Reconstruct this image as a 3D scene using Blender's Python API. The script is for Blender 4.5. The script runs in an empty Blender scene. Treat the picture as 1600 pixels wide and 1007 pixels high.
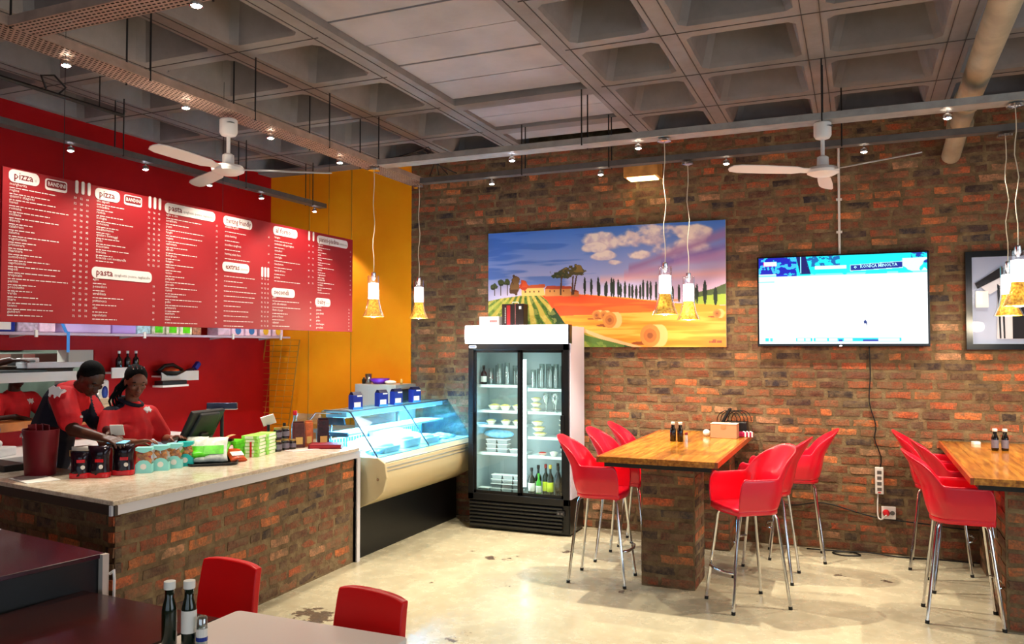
import bpy, math, random
import numpy as np
from mathutils import Vector, Matrix, Euler
from math import sin, cos, pi, radians as R_, sqrt, atan2
random.seed(7); rng = np.random.RandomState(7)
S = bpy.context.scene
COL = S.collection

# ------------------------------------------------------------------ camera
cam_d = bpy.data.cameras.new('camera'); cam = bpy.data.objects.new('camera', cam_d); COL.objects.link(cam)
cam_d.sensor_fit = 'HORIZONTAL'; cam_d.sensor_width = 36.0; cam_d.lens = 36.0*1270/1600
cam_d.clip_start = 0.05; cam_d.clip_end = 100
cam.location = (0, 0, 1.85)
cam.rotation_euler = (pi/2 + math.atan(38.5/1270), 0, math.atan(540/1270))
S.camera = cam
# ------------------------------------------------------------------ world, view
W = bpy.data.worlds.new('world'); S.world = W; W.use_nodes = True
W.node_tree.nodes['Background'].inputs[0].default_value = (.75, .86, 1, 1)
W.node_tree.nodes['Background'].inputs[1].default_value = .2
S.view_settings.view_transform = 'Standard'; S.view_settings.look = 'None'
S.view_settings.gamma = 1.0; S.view_settings.use_curve_mapping = False
S.view_settings.exposure = EXPO = 0.2
# ------------------------------------------------------------------ lights
def light(kind, name, loc, power, col=(1, 1, 1), target=None, rot=None, **k):
    d = bpy.data.lights.new(name, kind); d.energy = power; d.color = col
    for a, b in k.items(): setattr(d, a, b)
    o = bpy.data.objects.new(name, d); COL.objects.link(o); o.location = loc
    if target is not None:
        o.rotation_euler = (Vector(target)-Vector(loc)).to_track_quat('-Z', 'Y').to_euler()
    if rot: o.rotation_euler = rot
    return o
DAY = (.86, .93, 1); WARM = (1, .80, .55); WARM2 = (1, .88, .70)
# daylight entering through the shopfront glazing behind and right of the camera
light('AREA', 'daylight_shopfront', (-.5, -3.35, 1.9), 75, DAY, target=(-.9, 5, 1.6), shape='RECTANGLE', size=6.5, size_y=2.6)
light('AREA', 'daylight_side_glazing', (4.9, 2.6, 1.9), 115, DAY, target=(-2, 3.6, 1.2), shape='RECTANGLE', size=4.6, size_y=2.4)
SPOT_A = [(-2.7, 110), (-1.6, 420), (.593, 200), (2.1, 420)]
SPOT_B = [(-3.23, 110), (-2.14, 110), (-1.02, 150), (.065, 120), (1.25, 75)]

# ------------------------------------------------------------------ material helpers
def lin(c):
    return tuple((x/12.92 if x <= .04045 else ((x+.055)/1.055)**2.4) for x in c[:3])
def hexc(h):
    h = h.lstrip('#'); return lin(tuple(int(h[i:i+2], 16)/255 for i in (0, 2, 4)))
class NT:
    def __init__(s, name):
        s.m = bpy.data.materials.new(name); s.m.use_nodes = True; s.t = s.m.node_tree
        s.b = s.t.nodes['Principled BSDF']; s.out = s.t.nodes['Material Output']
    def n(s, typ, **k):
        x = s.t.nodes.new(typ)
        for a, b in k.items():
            if a.startswith('i_'):
                x.inputs[int(a[2:]) if a[2:].isdigit() else a[2:]].default_value = b
            else: setattr(x, a, b)
        return x
    def l(s, a, b): s.t.links.new(a, b)
    def ramp(s, src, stops):
        r = s.n('ShaderNodeValToRGB'); e = r.color_ramp.elements
        while len(e) < len(stops): e.new(.5)
        for i, (p, c) in enumerate(stops):
            e[i].position = p; e[i].color = (*c, 1) if len(c) == 3 else c
        s.l(src, r.inputs[0]); return r
    def noise(s, scale, detail=4, rough=.55, coord=None, vec='Position'):
        t = s.n('ShaderNodeTexNoise'); t.inputs['Scale'].default_value = scale
        t.inputs['Detail'].default_value = detail; t.inputs['Roughness'].default_value = rough
        if coord is None: coord = s.n('ShaderNodeNewGeometry').outputs['Position']
        s.l(coord, t.inputs['Vector']); return t
    def bump(s, src, strength=.3, dist=.01):
        b = s.n('ShaderNodeBump'); b.inputs['Strength'].default_value = strength; b.inputs['Distance'].default_value = dist
        s.l(src, b.inputs['Height']); s.l(b.outputs[0], s.b.inputs['Normal']); return b
    def mix(s, fac, a, b, mode='MIX'):
        m = s.n('ShaderNodeMix', data_type='RGBA', blend_type=mode)
        if isinstance(fac, (int, float)): m.inputs[0].default_value = fac
        else: s.l(fac, m.inputs[0])
        for v, i in ((a, 6), (b, 7)):
            if isinstance(v, tuple): m.inputs[i].default_value = (*v[:3], 1)
            else: s.l(v, m.inputs[i])
        return m.outputs[2]
_mc = {}
def mat(name, col='#808080', rough=.5, metal=0, emit=0, ecol=None, trans=0, alpha=1, coat=0, var=0, vscale=6, bump=0, bscale=60, ior=1.45, spec=.5):
    if name in _mc: return _mc[name]
    n = NT(name); c = hexc(col) if isinstance(col, str) else col; b = n.b
    b.inputs['Base Color'].default_value = (*c, 1); b.inputs['Roughness'].default_value = rough
    b.inputs['Metallic'].default_value = metal; b.inputs['IOR'].default_value = ior
    b.inputs['Specular IOR Level'].default_value = spec
    if trans: b.inputs['Transmission Weight'].default_value = trans
    if coat: b.inputs['Coat Weight'].default_value = coat; b.inputs['Coat Roughness'].default_value = .08
    if emit:
        b.inputs['Emission Color'].default_value = (*(hexc(ecol) if ecol else c), 1); b.inputs['Emission Strength'].default_value = emit
    if alpha < 1: b.inputs['Alpha'].default_value = alpha
    if var:
        t = n.noise(vscale)
        lo = tuple(x*(1-var) for x in c); hi = tuple(min(1, x*(1+var)) for x in c)
        r = n.ramp(t.outputs[0], [(.35, lo), (.65, hi)]); n.l(r.outputs[0], b.inputs['Base Color'])
    if bump:
        t = n.noise(bscale); n.bump(t.outputs[0], bump, .004)
    _mc[name] = n.m; return n.m
def glassy(name, tint='#ffffff', alpha=.12, rough=.03):
    """thin pane: mostly see-through with a clear reflection"""
    if name in _mc: return _mc[name]
    n = NT(name); tr = n.n('ShaderNodeBsdfTransparent'); gl = n.n('ShaderNodeBsdfGlossy')
    tr.inputs[0].default_value = (*hexc(tint), 1); gl.inputs[0].default_value = (1, 1, 1, 1); gl.inputs['Roughness'].default_value = rough
    fr = n.n('ShaderNodeLayerWeight'); fr.inputs[0].default_value = .25
    mu = n.n('ShaderNodeMath', operation='MULTIPLY_ADD'); n.l(fr.outputs['Fresnel'], mu.inputs[0]); mu.inputs[1].default_value = .35; mu.inputs[2].default_value = alpha
    mx = n.n('ShaderNodeMixShader'); n.l(mu.outputs[0], mx.inputs[0]); n.l(tr.outputs[0], mx.inputs[1]); n.l(gl.outputs[0], mx.inputs[2])
    n.l(mx.outputs[0], n.out.inputs[0]); _mc[name] = n.m; return n.m
def vcol(name, rough=.6, emit=0, coat=0):
    if name in _mc: return _mc[name]
    n = NT(name); a = n.n('ShaderNodeAttribute', attribute_name='Col'); n.b.inputs['Roughness'].default_value = rough
    if emit:
        n.b.inputs['Base Color'].default_value = (.01, .01, .01, 1); n.l(a.outputs[0], n.b.inputs['Emission Color']); n.b.inputs['Emission Strength'].default_value = emit
    else: n.l(a.outputs[0], n.b.inputs['Base Color'])
    if coat: n.b.inputs['Coat Weight'].default_value = coat
    _mc[name] = n.m; return n.m

# ------------------------------------------------------------------ geometry helpers
class MB:
    def __init__(s): s.v = []; s.f = []; s.c = None
    def add(s, vs, fs):
        o = len(s.v); s.v += [tuple(v) for v in vs]; s.f += [tuple(i+o for i in f) for f in fs]; return s
    def box(s, c, d, rz=0, rx=0, ry=0, taper=1):
        hx, hy, hz = d[0]/2, d[1]/2, d[2]/2; M = Euler((rx, ry, rz)).to_matrix(); vs = []
        for z in (-1, 1):
            t = taper if z > 0 else 1
            for x, y in ((-1, -1), (1, -1), (1, 1), (-1, 1)):
                vs.append(M @ Vector((x*hx*t, y*hy*t, z*hz)) + Vector(c))
        return s.add(vs, [(3, 2, 1, 0), (4, 5, 6, 7), (0, 1, 5, 4), (1, 2, 6, 5), (2, 3, 7, 6), (3, 0, 4, 7)])
    def bb(s, x0, x1, y0, y1, z0, z1): return s.box(((x0+x1)/2, (y0+y1)/2, (z0+z1)/2), (abs(x1-x0), abs(y1-y0), abs(z1-z0)))
    def prism(s, poly, a0, a1, axis='Z'):
        n = len(poly)
        def P(p, a): return {'Z': (p[0], p[1], a), 'Y': (p[0], a, p[1]), 'X': (a, p[0], p[1])}[axis]
        vs = [P(p, a0) for p in poly]+[P(p, a1) for p in poly]
        fs = [tuple(range(n))[::-1], tuple(range(n, 2*n))]+[(i, (i+1) % n, n+(i+1) % n, n+i) for i in range(n)]
        return s.add(vs, fs)
    def tube(s, pts, r, n=8, caps=True, closed=False):
        pts = [Vector(p) for p in pts]; rr = r if isinstance(r, (list, tuple)) else [r]*len(pts)
        up = None; vs = []; N = len(pts)
        for i, p in enumerate(pts):
            if closed: d = pts[(i+1) % N]-pts[i-1]
            else: d = pts[min(i+1, N-1)]-pts[max(i-1, 0)]
            if d.length < 1e-9: d = Vector((0, 0, 1))
            d.normalize()
            if up is None: up = Vector((0, 0, 1)) if abs(d.z) < .9 else Vector((1, 0, 0))
            a = d.cross(up)
            if a.length < 1e-6: a = d.cross(Vector((0, 1, 0)))
            a.normalize(); b = a.cross(d); up = b
            for k in range(n):
                t = 2*pi*k/n; vs.append(p+(a*cos(t)+b*sin(t))*rr[i])
        fs = []; M = N if closed else N-1
        for i in range(M):
            j = (i+1) % N
            for k in range(n):
                fs.append((i*n+k, j*n+k, j*n+(k+1) % n, i*n+(k+1) % n))
        if caps and not closed: fs += [tuple(range(n)), tuple(range((N-1)*n, N*n))[::-1]]
        return s.add(vs, fs)
    def lathe(s, prof, c=(0, 0, 0), n=20, cap=True):
        vs = []; fs = []; m = len(prof)
        for r, z in prof:
            for k in range(n):
                t = 2*pi*k/n; vs.append((c[0]+r*cos(t), c[1]+r*sin(t), c[2]+z))
        for i in range(m-1):
            for k in range(n): fs.append((i*n+k, i*n+(k+1) % n, (i+1)*n+(k+1) % n, (i+1)*n+k))
        if cap: fs += [tuple(range(n))[::-1], tuple(range((m-1)*n, m*n))]
        return s.add(vs, fs)
    def ell(s, c, r, n=14, m=10, rot=None):
        M = rot.to_matrix() if rot else Matrix.Identity(3); vs = []; fs = []
        for i in range(1, m):
            a = pi*i/m
            for k in range(n):
                t = 2*pi*k/n; vs.append(M @ Vector((r[0]*sin(a)*cos(t), r[1]*sin(a)*sin(t), r[2]*cos(a)))+Vector(c))
        vs.append(M @ Vector((0, 0, r[2]))+Vector(c)); vs.append(M @ Vector((0, 0, -r[2]))+Vector(c)); T = len(vs)-2
        for i in range(m-2):
            for k in range(n): fs.append((i*n+k, (i+1)*n+k, (i+1)*n+(k+1) % n, i*n+(k+1) % n))
        for k in range(n): fs.append((T, k, (k+1) % n)); fs.append((T+1, (m-2)*n+(k+1) % n, (m-2)*n+k))
        return s.add(vs, fs)
    def caps(s, pts, n=12):
        """chain of tapered limbs with round joints; pts = (x, y, z, r)"""
        for i, p in enumerate(pts):
            s.ell(p[:3], (p[3],)*3, n, 8)
            if i: q = pts[i-1]; s.tube([q[:3], p[:3]], [q[3], p[3]], n)
        return s
    def xf(s, M, start=0):
        s.v = s.v[:start]+[tuple(M @ Vector(v)) for v in s.v[start:]]; return s
def mesh(mb, name, m=None, smooth=False):
    me = bpy.data.meshes.new(name); me.from_pydata(mb.v, [], mb.f); me.update()
    if mb.c is not None:
        at = me.color_attributes.new('Col', 'FLOAT_COLOR', 'POINT')
        a = np.ones((len(mb.v), 4), np.float32); a[:, :3] = np.array(mb.c, np.float32).reshape(-1, 3); at.data.foreach_set('color', a.ravel())
    if m: me.materials.append(m)
    if smooth: me.polygons.foreach_set('use_smooth', [True]*len(me.polygons))
    return me
def obj(name, mb, m, parent=None, loc=None, rz=0, smooth=False, bevel=0, seg=2, label=None, sol=0, sub=0, auto=False):
    me = mb if isinstance(mb, bpy.types.Mesh) else mesh(mb, name, m, smooth or auto)
    o = bpy.data.objects.new(name, me); COL.objects.link(o); o.parent = parent
    if loc: o.location = loc
    o.rotation_euler.z = rz
    if sol:
        k = o.modifiers.new('s', 'SOLIDIFY'); k.thickness = sol; k.offset = 0
    if sub:
        k = o.modifiers.new('u', 'SUBSURF'); k.levels = k.render_levels = sub
    if bevel:
        k = o.modifiers.new('b', 'BEVEL'); k.width = bevel; k.segments = seg; k.limit_method = 'ANGLE'; k.angle_limit = .7
    if auto:
        try: me.set_sharp_from_angle(angle=.6)
        except Exception: pass
    if label: o['label'] = label
    return o
def thing(name, label, cat, loc=(0, 0, 0), rz=0, group=None):
    o = bpy.data.objects.new(name, None); COL.objects.link(o); o.location = loc; o.rotation_euler.z = rz
    o.empty_display_size = .05
    return tag(o, label, cat, group)
def tag(o, label, cat, group=None):
    o['label'] = label; o['category'] = cat
    if group: o['group'] = group
    return o
def struct(o): o['kind'] = 'structure'; return o
def stuff(o): o['kind'] = 'stuff'; return o
def dup(root, loc=None, rz=None, label=None, group=None):
    def cp(o, par):
        c = o.copy(); COL.objects.link(c); c.parent = par
        for ch in kids[o.name]: cp(ch, c)
        return c
    kids = {}
    def walk(o):
        kids[o.name] = list(o.children)
        for ch in o.children: walk(ch)
    walk(root); r = cp(root, None)
    if loc is not None: r.location = loc
    if rz is not None: r.rotation_euler.z = rz
    if label: r['label'] = label
    if group: r['group'] = group
    return r
def evalmesh(o):
    bpy.context.view_layer.update()
    dg = bpy.context.evaluated_depsgraph_get(); me = bpy.data.meshes.new_from_object(o.evaluated_get(dg)); return me
_tx = {}
def text_mb(s, size=1.0, bold=0.0, align='LEFT'):
    """lettering as flat mesh in XY, baseline at y=0"""
    key = (s, bold)
    if key not in _tx:
        cu = bpy.data.curves.new('t', 'FONT'); cu.body = s; cu.size = 1; cu.resolution_u = 1; cu.offset = bold
        o = bpy.data.objects.new('t', cu); COL.objects.link(o); me = evalmesh(o)
        _tx[key] = ([tuple(v.co) for v in me.vertices], [tuple(p.vertices) for p in me.polygons])
        bpy.data.objects.remove(o); bpy.data.curves.remove(cu)
    vs, fs = _tx[key]; mb = MB()
    if not vs: return mb
    w = max(v[0] for v in vs)
    dx = {'LEFT': 0, 'CENTER': -w/2, 'RIGHT': -w}[align]
    return mb.add([((v[0]+dx)*size, v[1]*size, 0) for v in vs], fs)
def put_text(mb, s, o, ux, uy, size, bold=0, align='LEFT', maxw=None):
    t = text_mb(s, size, bold, align)
    if not t.v: return
    k = 1
    w = max(v[0] for v in t.v)-min(v[0] for v in t.v)
    if maxw and w > maxw: k = maxw/w
    o = Vector(o); ux = Vector(ux); uy = Vector(uy)
    mb.add([o+ux*v[0]*k+uy*v[1] for v in t.v], t.f)
def rrect(w, h, r, n=5):
    p = []
    for cx, cy, a in ((w/2-r, h/2-r, 0), (-w/2+r, h/2-r, 90), (-w/2+r, -h/2+r, 180), (w/2-r, -h/2+r, 270)):
        for i in range(n+1):
            t = R_(a+90*i/n); p.append((cx+r*cos(t), cy+r*sin(t)))
    return p
# raster painter: a picture as a dense sheet of coloured points (flat print)
class Canvas:
    def __init__(s, w, h, bg): s.w, s.h = w, h; s.sat = 1.0; s.a = np.ones((h, w, 3), np.float32)*np.array(bg, np.float32); s.Y, s.X = np.mgrid[0:h, 0:w]; s.U = (s.X+.5)/w; s.V = (s.Y+.5)/h
    def put(s, mask, col, k=1.0):
        m = mask.astype(np.float32)[..., None]*k; c = np.array(col, np.float32) if not isinstance(col, np.ndarray) else col
        s.a = s.a*(1-m)+c*m
    def poly(s, pts, col, k=1.0):
        x, y = s.U, s.V; ins = np.zeros(x.shape, bool); n = len(pts)
        for i in range(n):
            x0, y0 = pts[i]; x1, y1 = pts[(i+1) % n]
            c = ((y0 > y) != (y1 > y)) & (x < (x1-x0)*(y-y0)/((y1-y0) or 1e-9)+x0); ins ^= c
        s.put(ins, col, k); return ins
    def rect(s, x0, y0, x1, y1, col, k=1.0): s.put((s.U >= x0) & (s.U <= x1) & (s.V >= y0) & (s.V <= y1), col, k)
    def ell(s, cx, cy, rx, ry, col, k=1.0, soft=0):
        d = ((s.U-cx)/rx)**2+((s.V-cy)/ry)**2
        s.put(np.clip((1-d)/max(soft, 1e-3), 0, 1) if soft else d < 1, col, k)
    def fbm(s, sx, sy, seed, oct=4):
        r = np.random.RandomState(seed); out = np.zeros((s.h, s.w)); amp = 1; tot = 0
        for o in range(oct):
            nx, ny = int(sx*2**o)+2, int(sy*2**o)+2; g = r.rand(ny+1, nx+1)
            fx = s.U*(nx-1); fy = s.V*(ny-1); ix = fx.astype(int); iy = fy.astype(int); tx = fx-ix; ty = fy-iy
            tx = tx*tx*(3-2*tx); ty = ty*ty*(3-2*ty)
            out += amp*((g[iy, ix]*(1-tx)+g[iy, ix+1]*tx)*(1-ty)+(g[iy+1, ix]*(1-tx)+g[iy+1, ix+1]*tx)*ty); tot += amp; amp *= .5
        out = out/tot; return np.clip((out-out.min())/(out.max()-out.min()+1e-9)*1.25-.125, 0, 1)
    def sheet(s, W_, H_):
        """vertical sheet in XZ, centred, front faces -Y, row 0 at top"""
        h, w = s.h, s.w; xs = (np.arange(w)/(w-1)-.5)*W_; zs = (.5-np.arange(h)/(h-1))*H_
        X, Z = np.meshgrid(xs, zs); v = np.stack([X, np.zeros_like(X), Z], -1).reshape(-1, 3)
        i = np.arange(h*w).reshape(h, w); f = np.stack([i[:-1, :-1], i[1:, :-1], i[1:, 1:], i[:-1, 1:]], -1).reshape(-1, 4)
        me = bpy.data.meshes.new('print'); me.vertices.add(len(v)); me.vertices.foreach_set('co', v.ravel().astype(np.float32))
        me.loops.add(f.size); me.loops.foreach_set('vertex_index', f.ravel().astype(np.int32)); me.polygons.add(len(f))
        me.polygons.foreach_set('loop_start', (np.arange(len(f))*4).astype(np.int32)); me.polygons.foreach_set('loop_total', np.full(len(f), 4, np.int32)); me.update()
        a = np.clip(s.a, 0, 1); g_ = a.mean(-1, keepdims=True); a = np.clip(g_+(a-g_)*s.sat, 0, 1); l = np.where(a <= .04045, a/12.92, ((a+.055)/1.055)**2.4)
        at = me.color_attributes.new('Col', 'FLOAT_COLOR', 'POINT'); c = np.ones((h*w, 4), np.float32); c[:, :3] = l.reshape(-1, 3); at.data.foreach_set('color', c.ravel()); return me
def rgb(h): h = h.lstrip('#'); return tuple(int(h[i:i+2], 16)/255 for i in (0, 2, 4))
# ================================================================== SETTING
XL, YB, XR, YF, ZC = -6.63, 8.02, 4.8, -3.2, 3.95
ZW = ZC+.6
# floor ---------------------------------------------------------------
def floor_mat():
    n = NT('worn_screed'); g = n.n('ShaderNodeNewGeometry').outputs['Position']
    t1 = n.noise(.9, 5, .6, g); t2 = n.noise(7, 6, .65, g); t3 = n.noise(2.2, 9, .68, g); t4 = n.noise(.55, 2, .5, g)
    base = n.ramp(t1.outputs[0], [(.3, hexc('#a39a80')), (.55, hexc('#b9b094')), (.75, hexc('#c6bd9f'))])
    c = n.mix(.22, base.outputs[0], n.ramp(t2.outputs[0], [(.3, hexc('#a0967a')), (.6, hexc('#d6cfb2'))]).outputs[0])
    # chipped patches where the coating has come off: gated by a larger noise and a belt beside the counter
    sep = n.n('ShaderNodeSeparateXYZ'); n.l(g, sep.inputs[0])
    def gauss(sock, mu, w):
        a = n.n('ShaderNodeMath', operation='SUBTRACT'); n.l(sock, a.inputs[0]); a.inputs[1].default_value = mu
        b = n.n('ShaderNodeMath', operation='ABSOLUTE'); n.l(a.outputs[0], b.inputs[0])
        r = n.n('ShaderNodeMapRange'); n.l(b.outputs[0], r.inputs[0]); r.inputs[1].default_value = 0; r.inputs[2].default_value = w; r.inputs[3].default_value = 1; r.inputs[4].default_value = 0
        return r.outputs[0]
    bx = gauss(sep.outputs[0], -3.42, .42); by = gauss(sep.outputs[1], 4.55, 1.0)
    m = n.n('ShaderNodeMath', operation='MULTIPLY'); n.l(bx, m.inputs[0]); n.l(by, m.inputs[1])
    belt = n.n('ShaderNodeMath', operation='MULTIPLY'); n.l(m.outputs[0], belt.inputs[0]); belt.inputs[1].default_value = .17
    b2 = n.n('ShaderNodeMath', operation='MULTIPLY_ADD'); n.l(t4.outputs[0], b2.inputs[0]); b2.inputs[1].default_value = .12; n.l(belt.outputs[0], b2.inputs[2])
    sm = n.n('ShaderNodeMath', operation='ADD'); n.l(t3.outputs[0], sm.inputs[0]); n.l(b2.outputs[0], sm.inputs[1])
    chip = n.ramp(sm.outputs[0], [(.715, (0, 0, 0)), (.73, (1, 1, 1))])
    t5 = n.noise(6.5, 7, .7, g); t6 = n.noise(.8, 3, .5, g)
    s2 = n.n('ShaderNodeMath', operation='MULTIPLY_ADD'); n.l(t6.outputs[0], s2.inputs[0]); s2.inputs[1].default_value = .35; n.l(t5.outputs[0], s2.inputs[2])
    chip2 = n.ramp(s2.outputs[0], [(.885, (0, 0, 0)), (.895, (.9, .9, .9))])
    c = n.mix(chip2.outputs[0], c, hexc('#5a4c42'))
    n.l(n.mix(chip.outputs[0], c, hexc('#5f5145')), n.b.inputs['Base Color'])
    rr = n.ramp(t2.outputs[0], [(.3, (.16,)*3), (.7, (.34,)*3)]); n.l(rr.outputs[0], n.b.inputs['Roughness'])
    n.b.inputs['Specular IOR Level'].default_value = .55
    n.bump(t3.outputs[0], .12, .01); return n.m
fl = obj('floor', MB().bb(XL-1.6, XR, YF, YB, -.1, 0), floor_mat()); struct(fl)

# walls ----------------------------------------------------------------
def plaster(name, c, c2, rough=.55, drip=True):
    n = NT(name); g = n.n('ShaderNodeNewGeometry').outputs['Position']
    t = n.noise(1.3, 6, .6, g); t2 = n.noise(22, 3, .5, g)
    n.l(n.ramp(t.outputs[0], [(.35, hexc(c2)), (.6, hexc(c))]).outputs[0], n.b.inputs['Base Color'])
    n.b.inputs['Roughness'].default_value = rough; n.b.inputs['Specular IOR Level'].default_value = .2; n.bump(t2.outputs[0], .25, .004); return n.m
M_red = plaster('red_paint', '#b00409', '#9c0208', .6)
M_yel = plaster('ochre_paint', '#ffa010', '#fa9408', .6)
M_mortar = None
def mortar_mat():
    n = NT('mortar'); t = n.noise(9, 6, .65); t2 = n.noise(60, 3)
    n.l(n.ramp(t.outputs[0], [(.3, hexc('#503e29')), (.5, hexc('#705b3e')), (.7, hexc('#8a7654'))]).outputs[0], n.b.inputs['Base Color'])
    n.b.inputs['Roughness'].default_value = .9; n.bump(t2.outputs[0], .6, .01); return n.m
M_mortar = mortar_mat()
def brick_mat():
    n = NT('reclaimed_brick'); a = n.n('ShaderNodeAttribute', attribute_name='Col').outputs[0]
    g = n.n('ShaderNodeNewGeometry').outputs['Position']
    t = n.noise(11, 7, .7, g); t2 = n.noise(70, 4, .6, g); t3 = n.noise(3.2, 6, .65, g)
    dark = n.mix(.8, a, n.ramp(t2.outputs[0], [(.3, (.35, .33, .32)), (.62, (1.25, 1.2, 1.15))]).outputs[0], 'MULTIPLY')
    sm = n.ramp(t.outputs[0], [(.42, (0, 0, 0)), (.60, (.85, .85, .85))])
    c = n.mix(sm.outputs[0], dark, hexc('#725c40'))
    soot = n.ramp(t3.outputs[0], [(.30, (.55, .5, .5)), (.5, (1, 1, 1))])
    n.l(n.mix(1.0, c, soot.outputs[0], 'MULTIPLY'), n.b.inputs['Base Color'])
    n.b.inputs['Roughness'].default_value = .72; n.bump(t2.outputs[0], .5, .008); return n.m
M_brick = brick_mat()
PAL = [('#b85a30', 4), ('#9a4e2c', 5), ('#864829', 6), ('#6c402c', 7), ('#5c3c29', 6), ('#3c2c28', 3), ('#372d33', 2), ('#503a34', 3), ('#b98560', 2), ('#c4703c', 3), ('#8e5638', 4)]
PALW = [c for c, k in PAL for _ in range(k)]
def brick_data(i, L=.206, H=.056, D=.04):
    r = random.Random(100+i); mb = MB(); v = []
    for z in range(3):
        for x in range(4):
            j = lambda s: r.uniform(-s, s)
            e = (x in (0, 3)) or (z in (0, 2))
            v.append((L*(x/3-.5)+j(.0055), (j(.001) if not e else r.uniform(.0, .003)), H*(z/2-.5)+j(.0045)))
    b = [(x*1.0, D, z) for x, z in ((-L/2, -H/2), (L/2, -H/2), (L/2, H/2), (-L/2, H/2))]
    f = []
    for z in range(2):
        for x in range(3): a = z*4+x; f.append((a, a+1, a+5, a+4))
    f += [(12, 13, 3, 2, 1, 0), (13, 14, 11, 7, 3), (14, 15, 8, 9, 10, 11), (15, 12, 0, 4, 8)]
    mb.add(v+b, f); c = np.array(hexc(r.choice(PALW)))*r.uniform(.8, 1.2); mb.c = np.tile(c, (len(mb.v), 1)); return mb
BR = [brick_data(i) for i in range(60)]; HBR = [brick_data(200+i, L=.096) for i in range(24)]
BRM = [mesh(b, 'brick', M_brick) for b in BR]; HBM = [mesh(b, 'brick', M_brick) for b in HBR]
CF = Vector((-.3909*.99954, .9204*.99954, .0303))
def inframe(p):
    d = Vector(p)-Vector((0, 0, 1.85)); f = d.dot(Vector((-.3907, .9200, .0303)))
    r = d.dot(Vector((.9204, .3909, 0)))
    if f < .3: return 0
    u = 800+1270*r/f; v = 503.5-1270*(d.z-.0303*f)/f
    return 1/f if (-20 < u < 1620 and -20 < v < 1027) else 0
def brickwork(parent, o, a, W_, H_, ex=(), limit=300, pitch=.0865, seed=1, sc=1.0, part_only=False):
    """courses of reclaimed brick on a face starting at o (lower left), running along angle a"""
    r = random.Random(seed); u = Vector((cos(a), sin(a), 0)); items = []
    rows = int(H_/pitch+.5); k = H_/rows
    for j in range(rows):
        x = -r.uniform(0, .2) if j % 2 else -.118 - r.uniform(0, .05)
        z = (j+.5)*k
        while x < W_-.03:
            full = r.random() < .86; L = .206 if full else .096
            x0, x1 = x, x+L; x = x1+.026+r.uniform(0, .014)
            c0, c1 = max(x0, 0), min(x1, W_)
            if c1-c0 < .045: continue
            s = (c1-c0)/L; cx = (c0+c1)/2; p = Vector(o)+u*cx+Vector((0, 0, z+r.uniform(-.003, .003)))
            if any(e[0] < cx-.08 and cx+.08 < e[1] and e[2] < z-.03 and z+.03 < e[3] for e in ex): continue
            items.append((inframe(p)+.0001, full, r.randrange(1000), p, s, r.uniform(-.012, .012), r.uniform(.0, .004)))
    items.sort(key=lambda t: -t[0]); rest = MB(); rc = []
    for i, (sc_, full, idx, p, s, tilt, proud) in enumerate(items):
        nrm = Vector((sin(a), -cos(a), 0)); q = p+nrm*proud
        if i < limit:
            me = (BRM if full else HBM)[idx % (60 if full else 24)]
            b = bpy.data.objects.new('brick', me); COL.objects.link(b); b.parent = parent
            b.location = q; b.rotation_euler = (0, tilt, a); b.scale = (s, 1, 1)
        else:
            src = (BR if full else HBR)[idx % (60 if full else 24)]
            M = Matrix.Translation(q) @ Euler((0, tilt, a)).to_matrix().to_4x4() @ Matrix.Diagonal((s, 1, 1, 1))
            rest.add([M @ Vector(v) for v in src.v], src.f); rc.append(src.c)
    if rest.v:
        rest.c = np.concatenate(rc); stuff(obj('brickwork', rest, M_brick, parent))
XE = -4.65   # where ochre plaster gives way to brick
wb = struct(obj('wall_back', MB().bb(XE, XR+.15, YB, YB+.2, 0, ZW), M_mortar))
brickwork(wb, (XE, YB-.003, 0), 0, XR-XE, ZC, ex=[(1.05, 2.05, 0, 1.95), (1.0, 3.45, 1.95, 3.0), (3.85, 5.2, 1.92, 2.62), (5.6, 6.6, 1.9, 2.6)], limit=300, seed=3)
by = struct(obj('wall_back_plaster', MB().bb(XL-.15, XE, YB-.012, YB+.2, 0, ZW), M_yel)); by.name = 'wall_back.001'
M_yseam = mat('ochre_seam', '#c47f14', .7)
for x in (-6.05, -5.45): struct(obj('trim_1', MB().bb(x-.006, x+.006, YB-.018, YB-.011, 0, ZC), M_yseam))
# left red wall with the kitchen pass opening (y 4.0..5.52, z 1.20..1.82)
wl = MB()
wl.bb(XL-.15, XL, YF, 3.3, 0, ZW); wl.bb(XL-.15, XL, 3.3, 5.52, 0, 1.20); wl.bb(XL-.15, XL, 3.3, 5.52, 1.82, ZW); wl.bb(XL-.15, XL, 5.52, YB-.012, 0, ZW)
struct(obj('wall_left', wl, M_red))
M_white = mat('white_laminate', '#e9e6e2', .35); M_wallw = mat('off_white_paint', '#b9b2a6', .7)
M_cream = mat('cream_paint', '#cfc0a0', .6)
# rest of the room behind the camera: shopfront glazing, side wall with glazing
M_pane = glassy('window_glass', '#f4fbff', .06)
wf = MB(); wf.bb(XL, -4.2, YF-.15, YF, 0, ZW); wf.bb(3.2, XR, YF-.15, YF, 0, ZW); wf.bb(-4.2, 3.2, YF-.15, YF, 3.2, ZW); wf.bb(-4.2, 3.2, YF-.15, YF, 0, .35)
struct(obj('wall_front', wf, M_wallw))
wr = MB(); wr.bb(XR, XR+.15, YF, .2, 0, ZW); wr.bb(XR, XR+.15, 5.2, YB, 0, ZW); wr.bb(XR, XR+.15, .2, 5.2, 3.1, ZW); wr.bb(XR, XR+.15, .2, 5.2, 0, .35)
struct(obj('wall_right', wr, M_wallw))
M_alu = mat('dark_aluminium', '#2a2a2a', .4, .7)
w1 = MB()
for x in (-4.2, -1.73, .73, 3.17): w1.bb(x-.03, x+.03, YF-.1, YF-.04, .35, 3.2)
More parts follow.
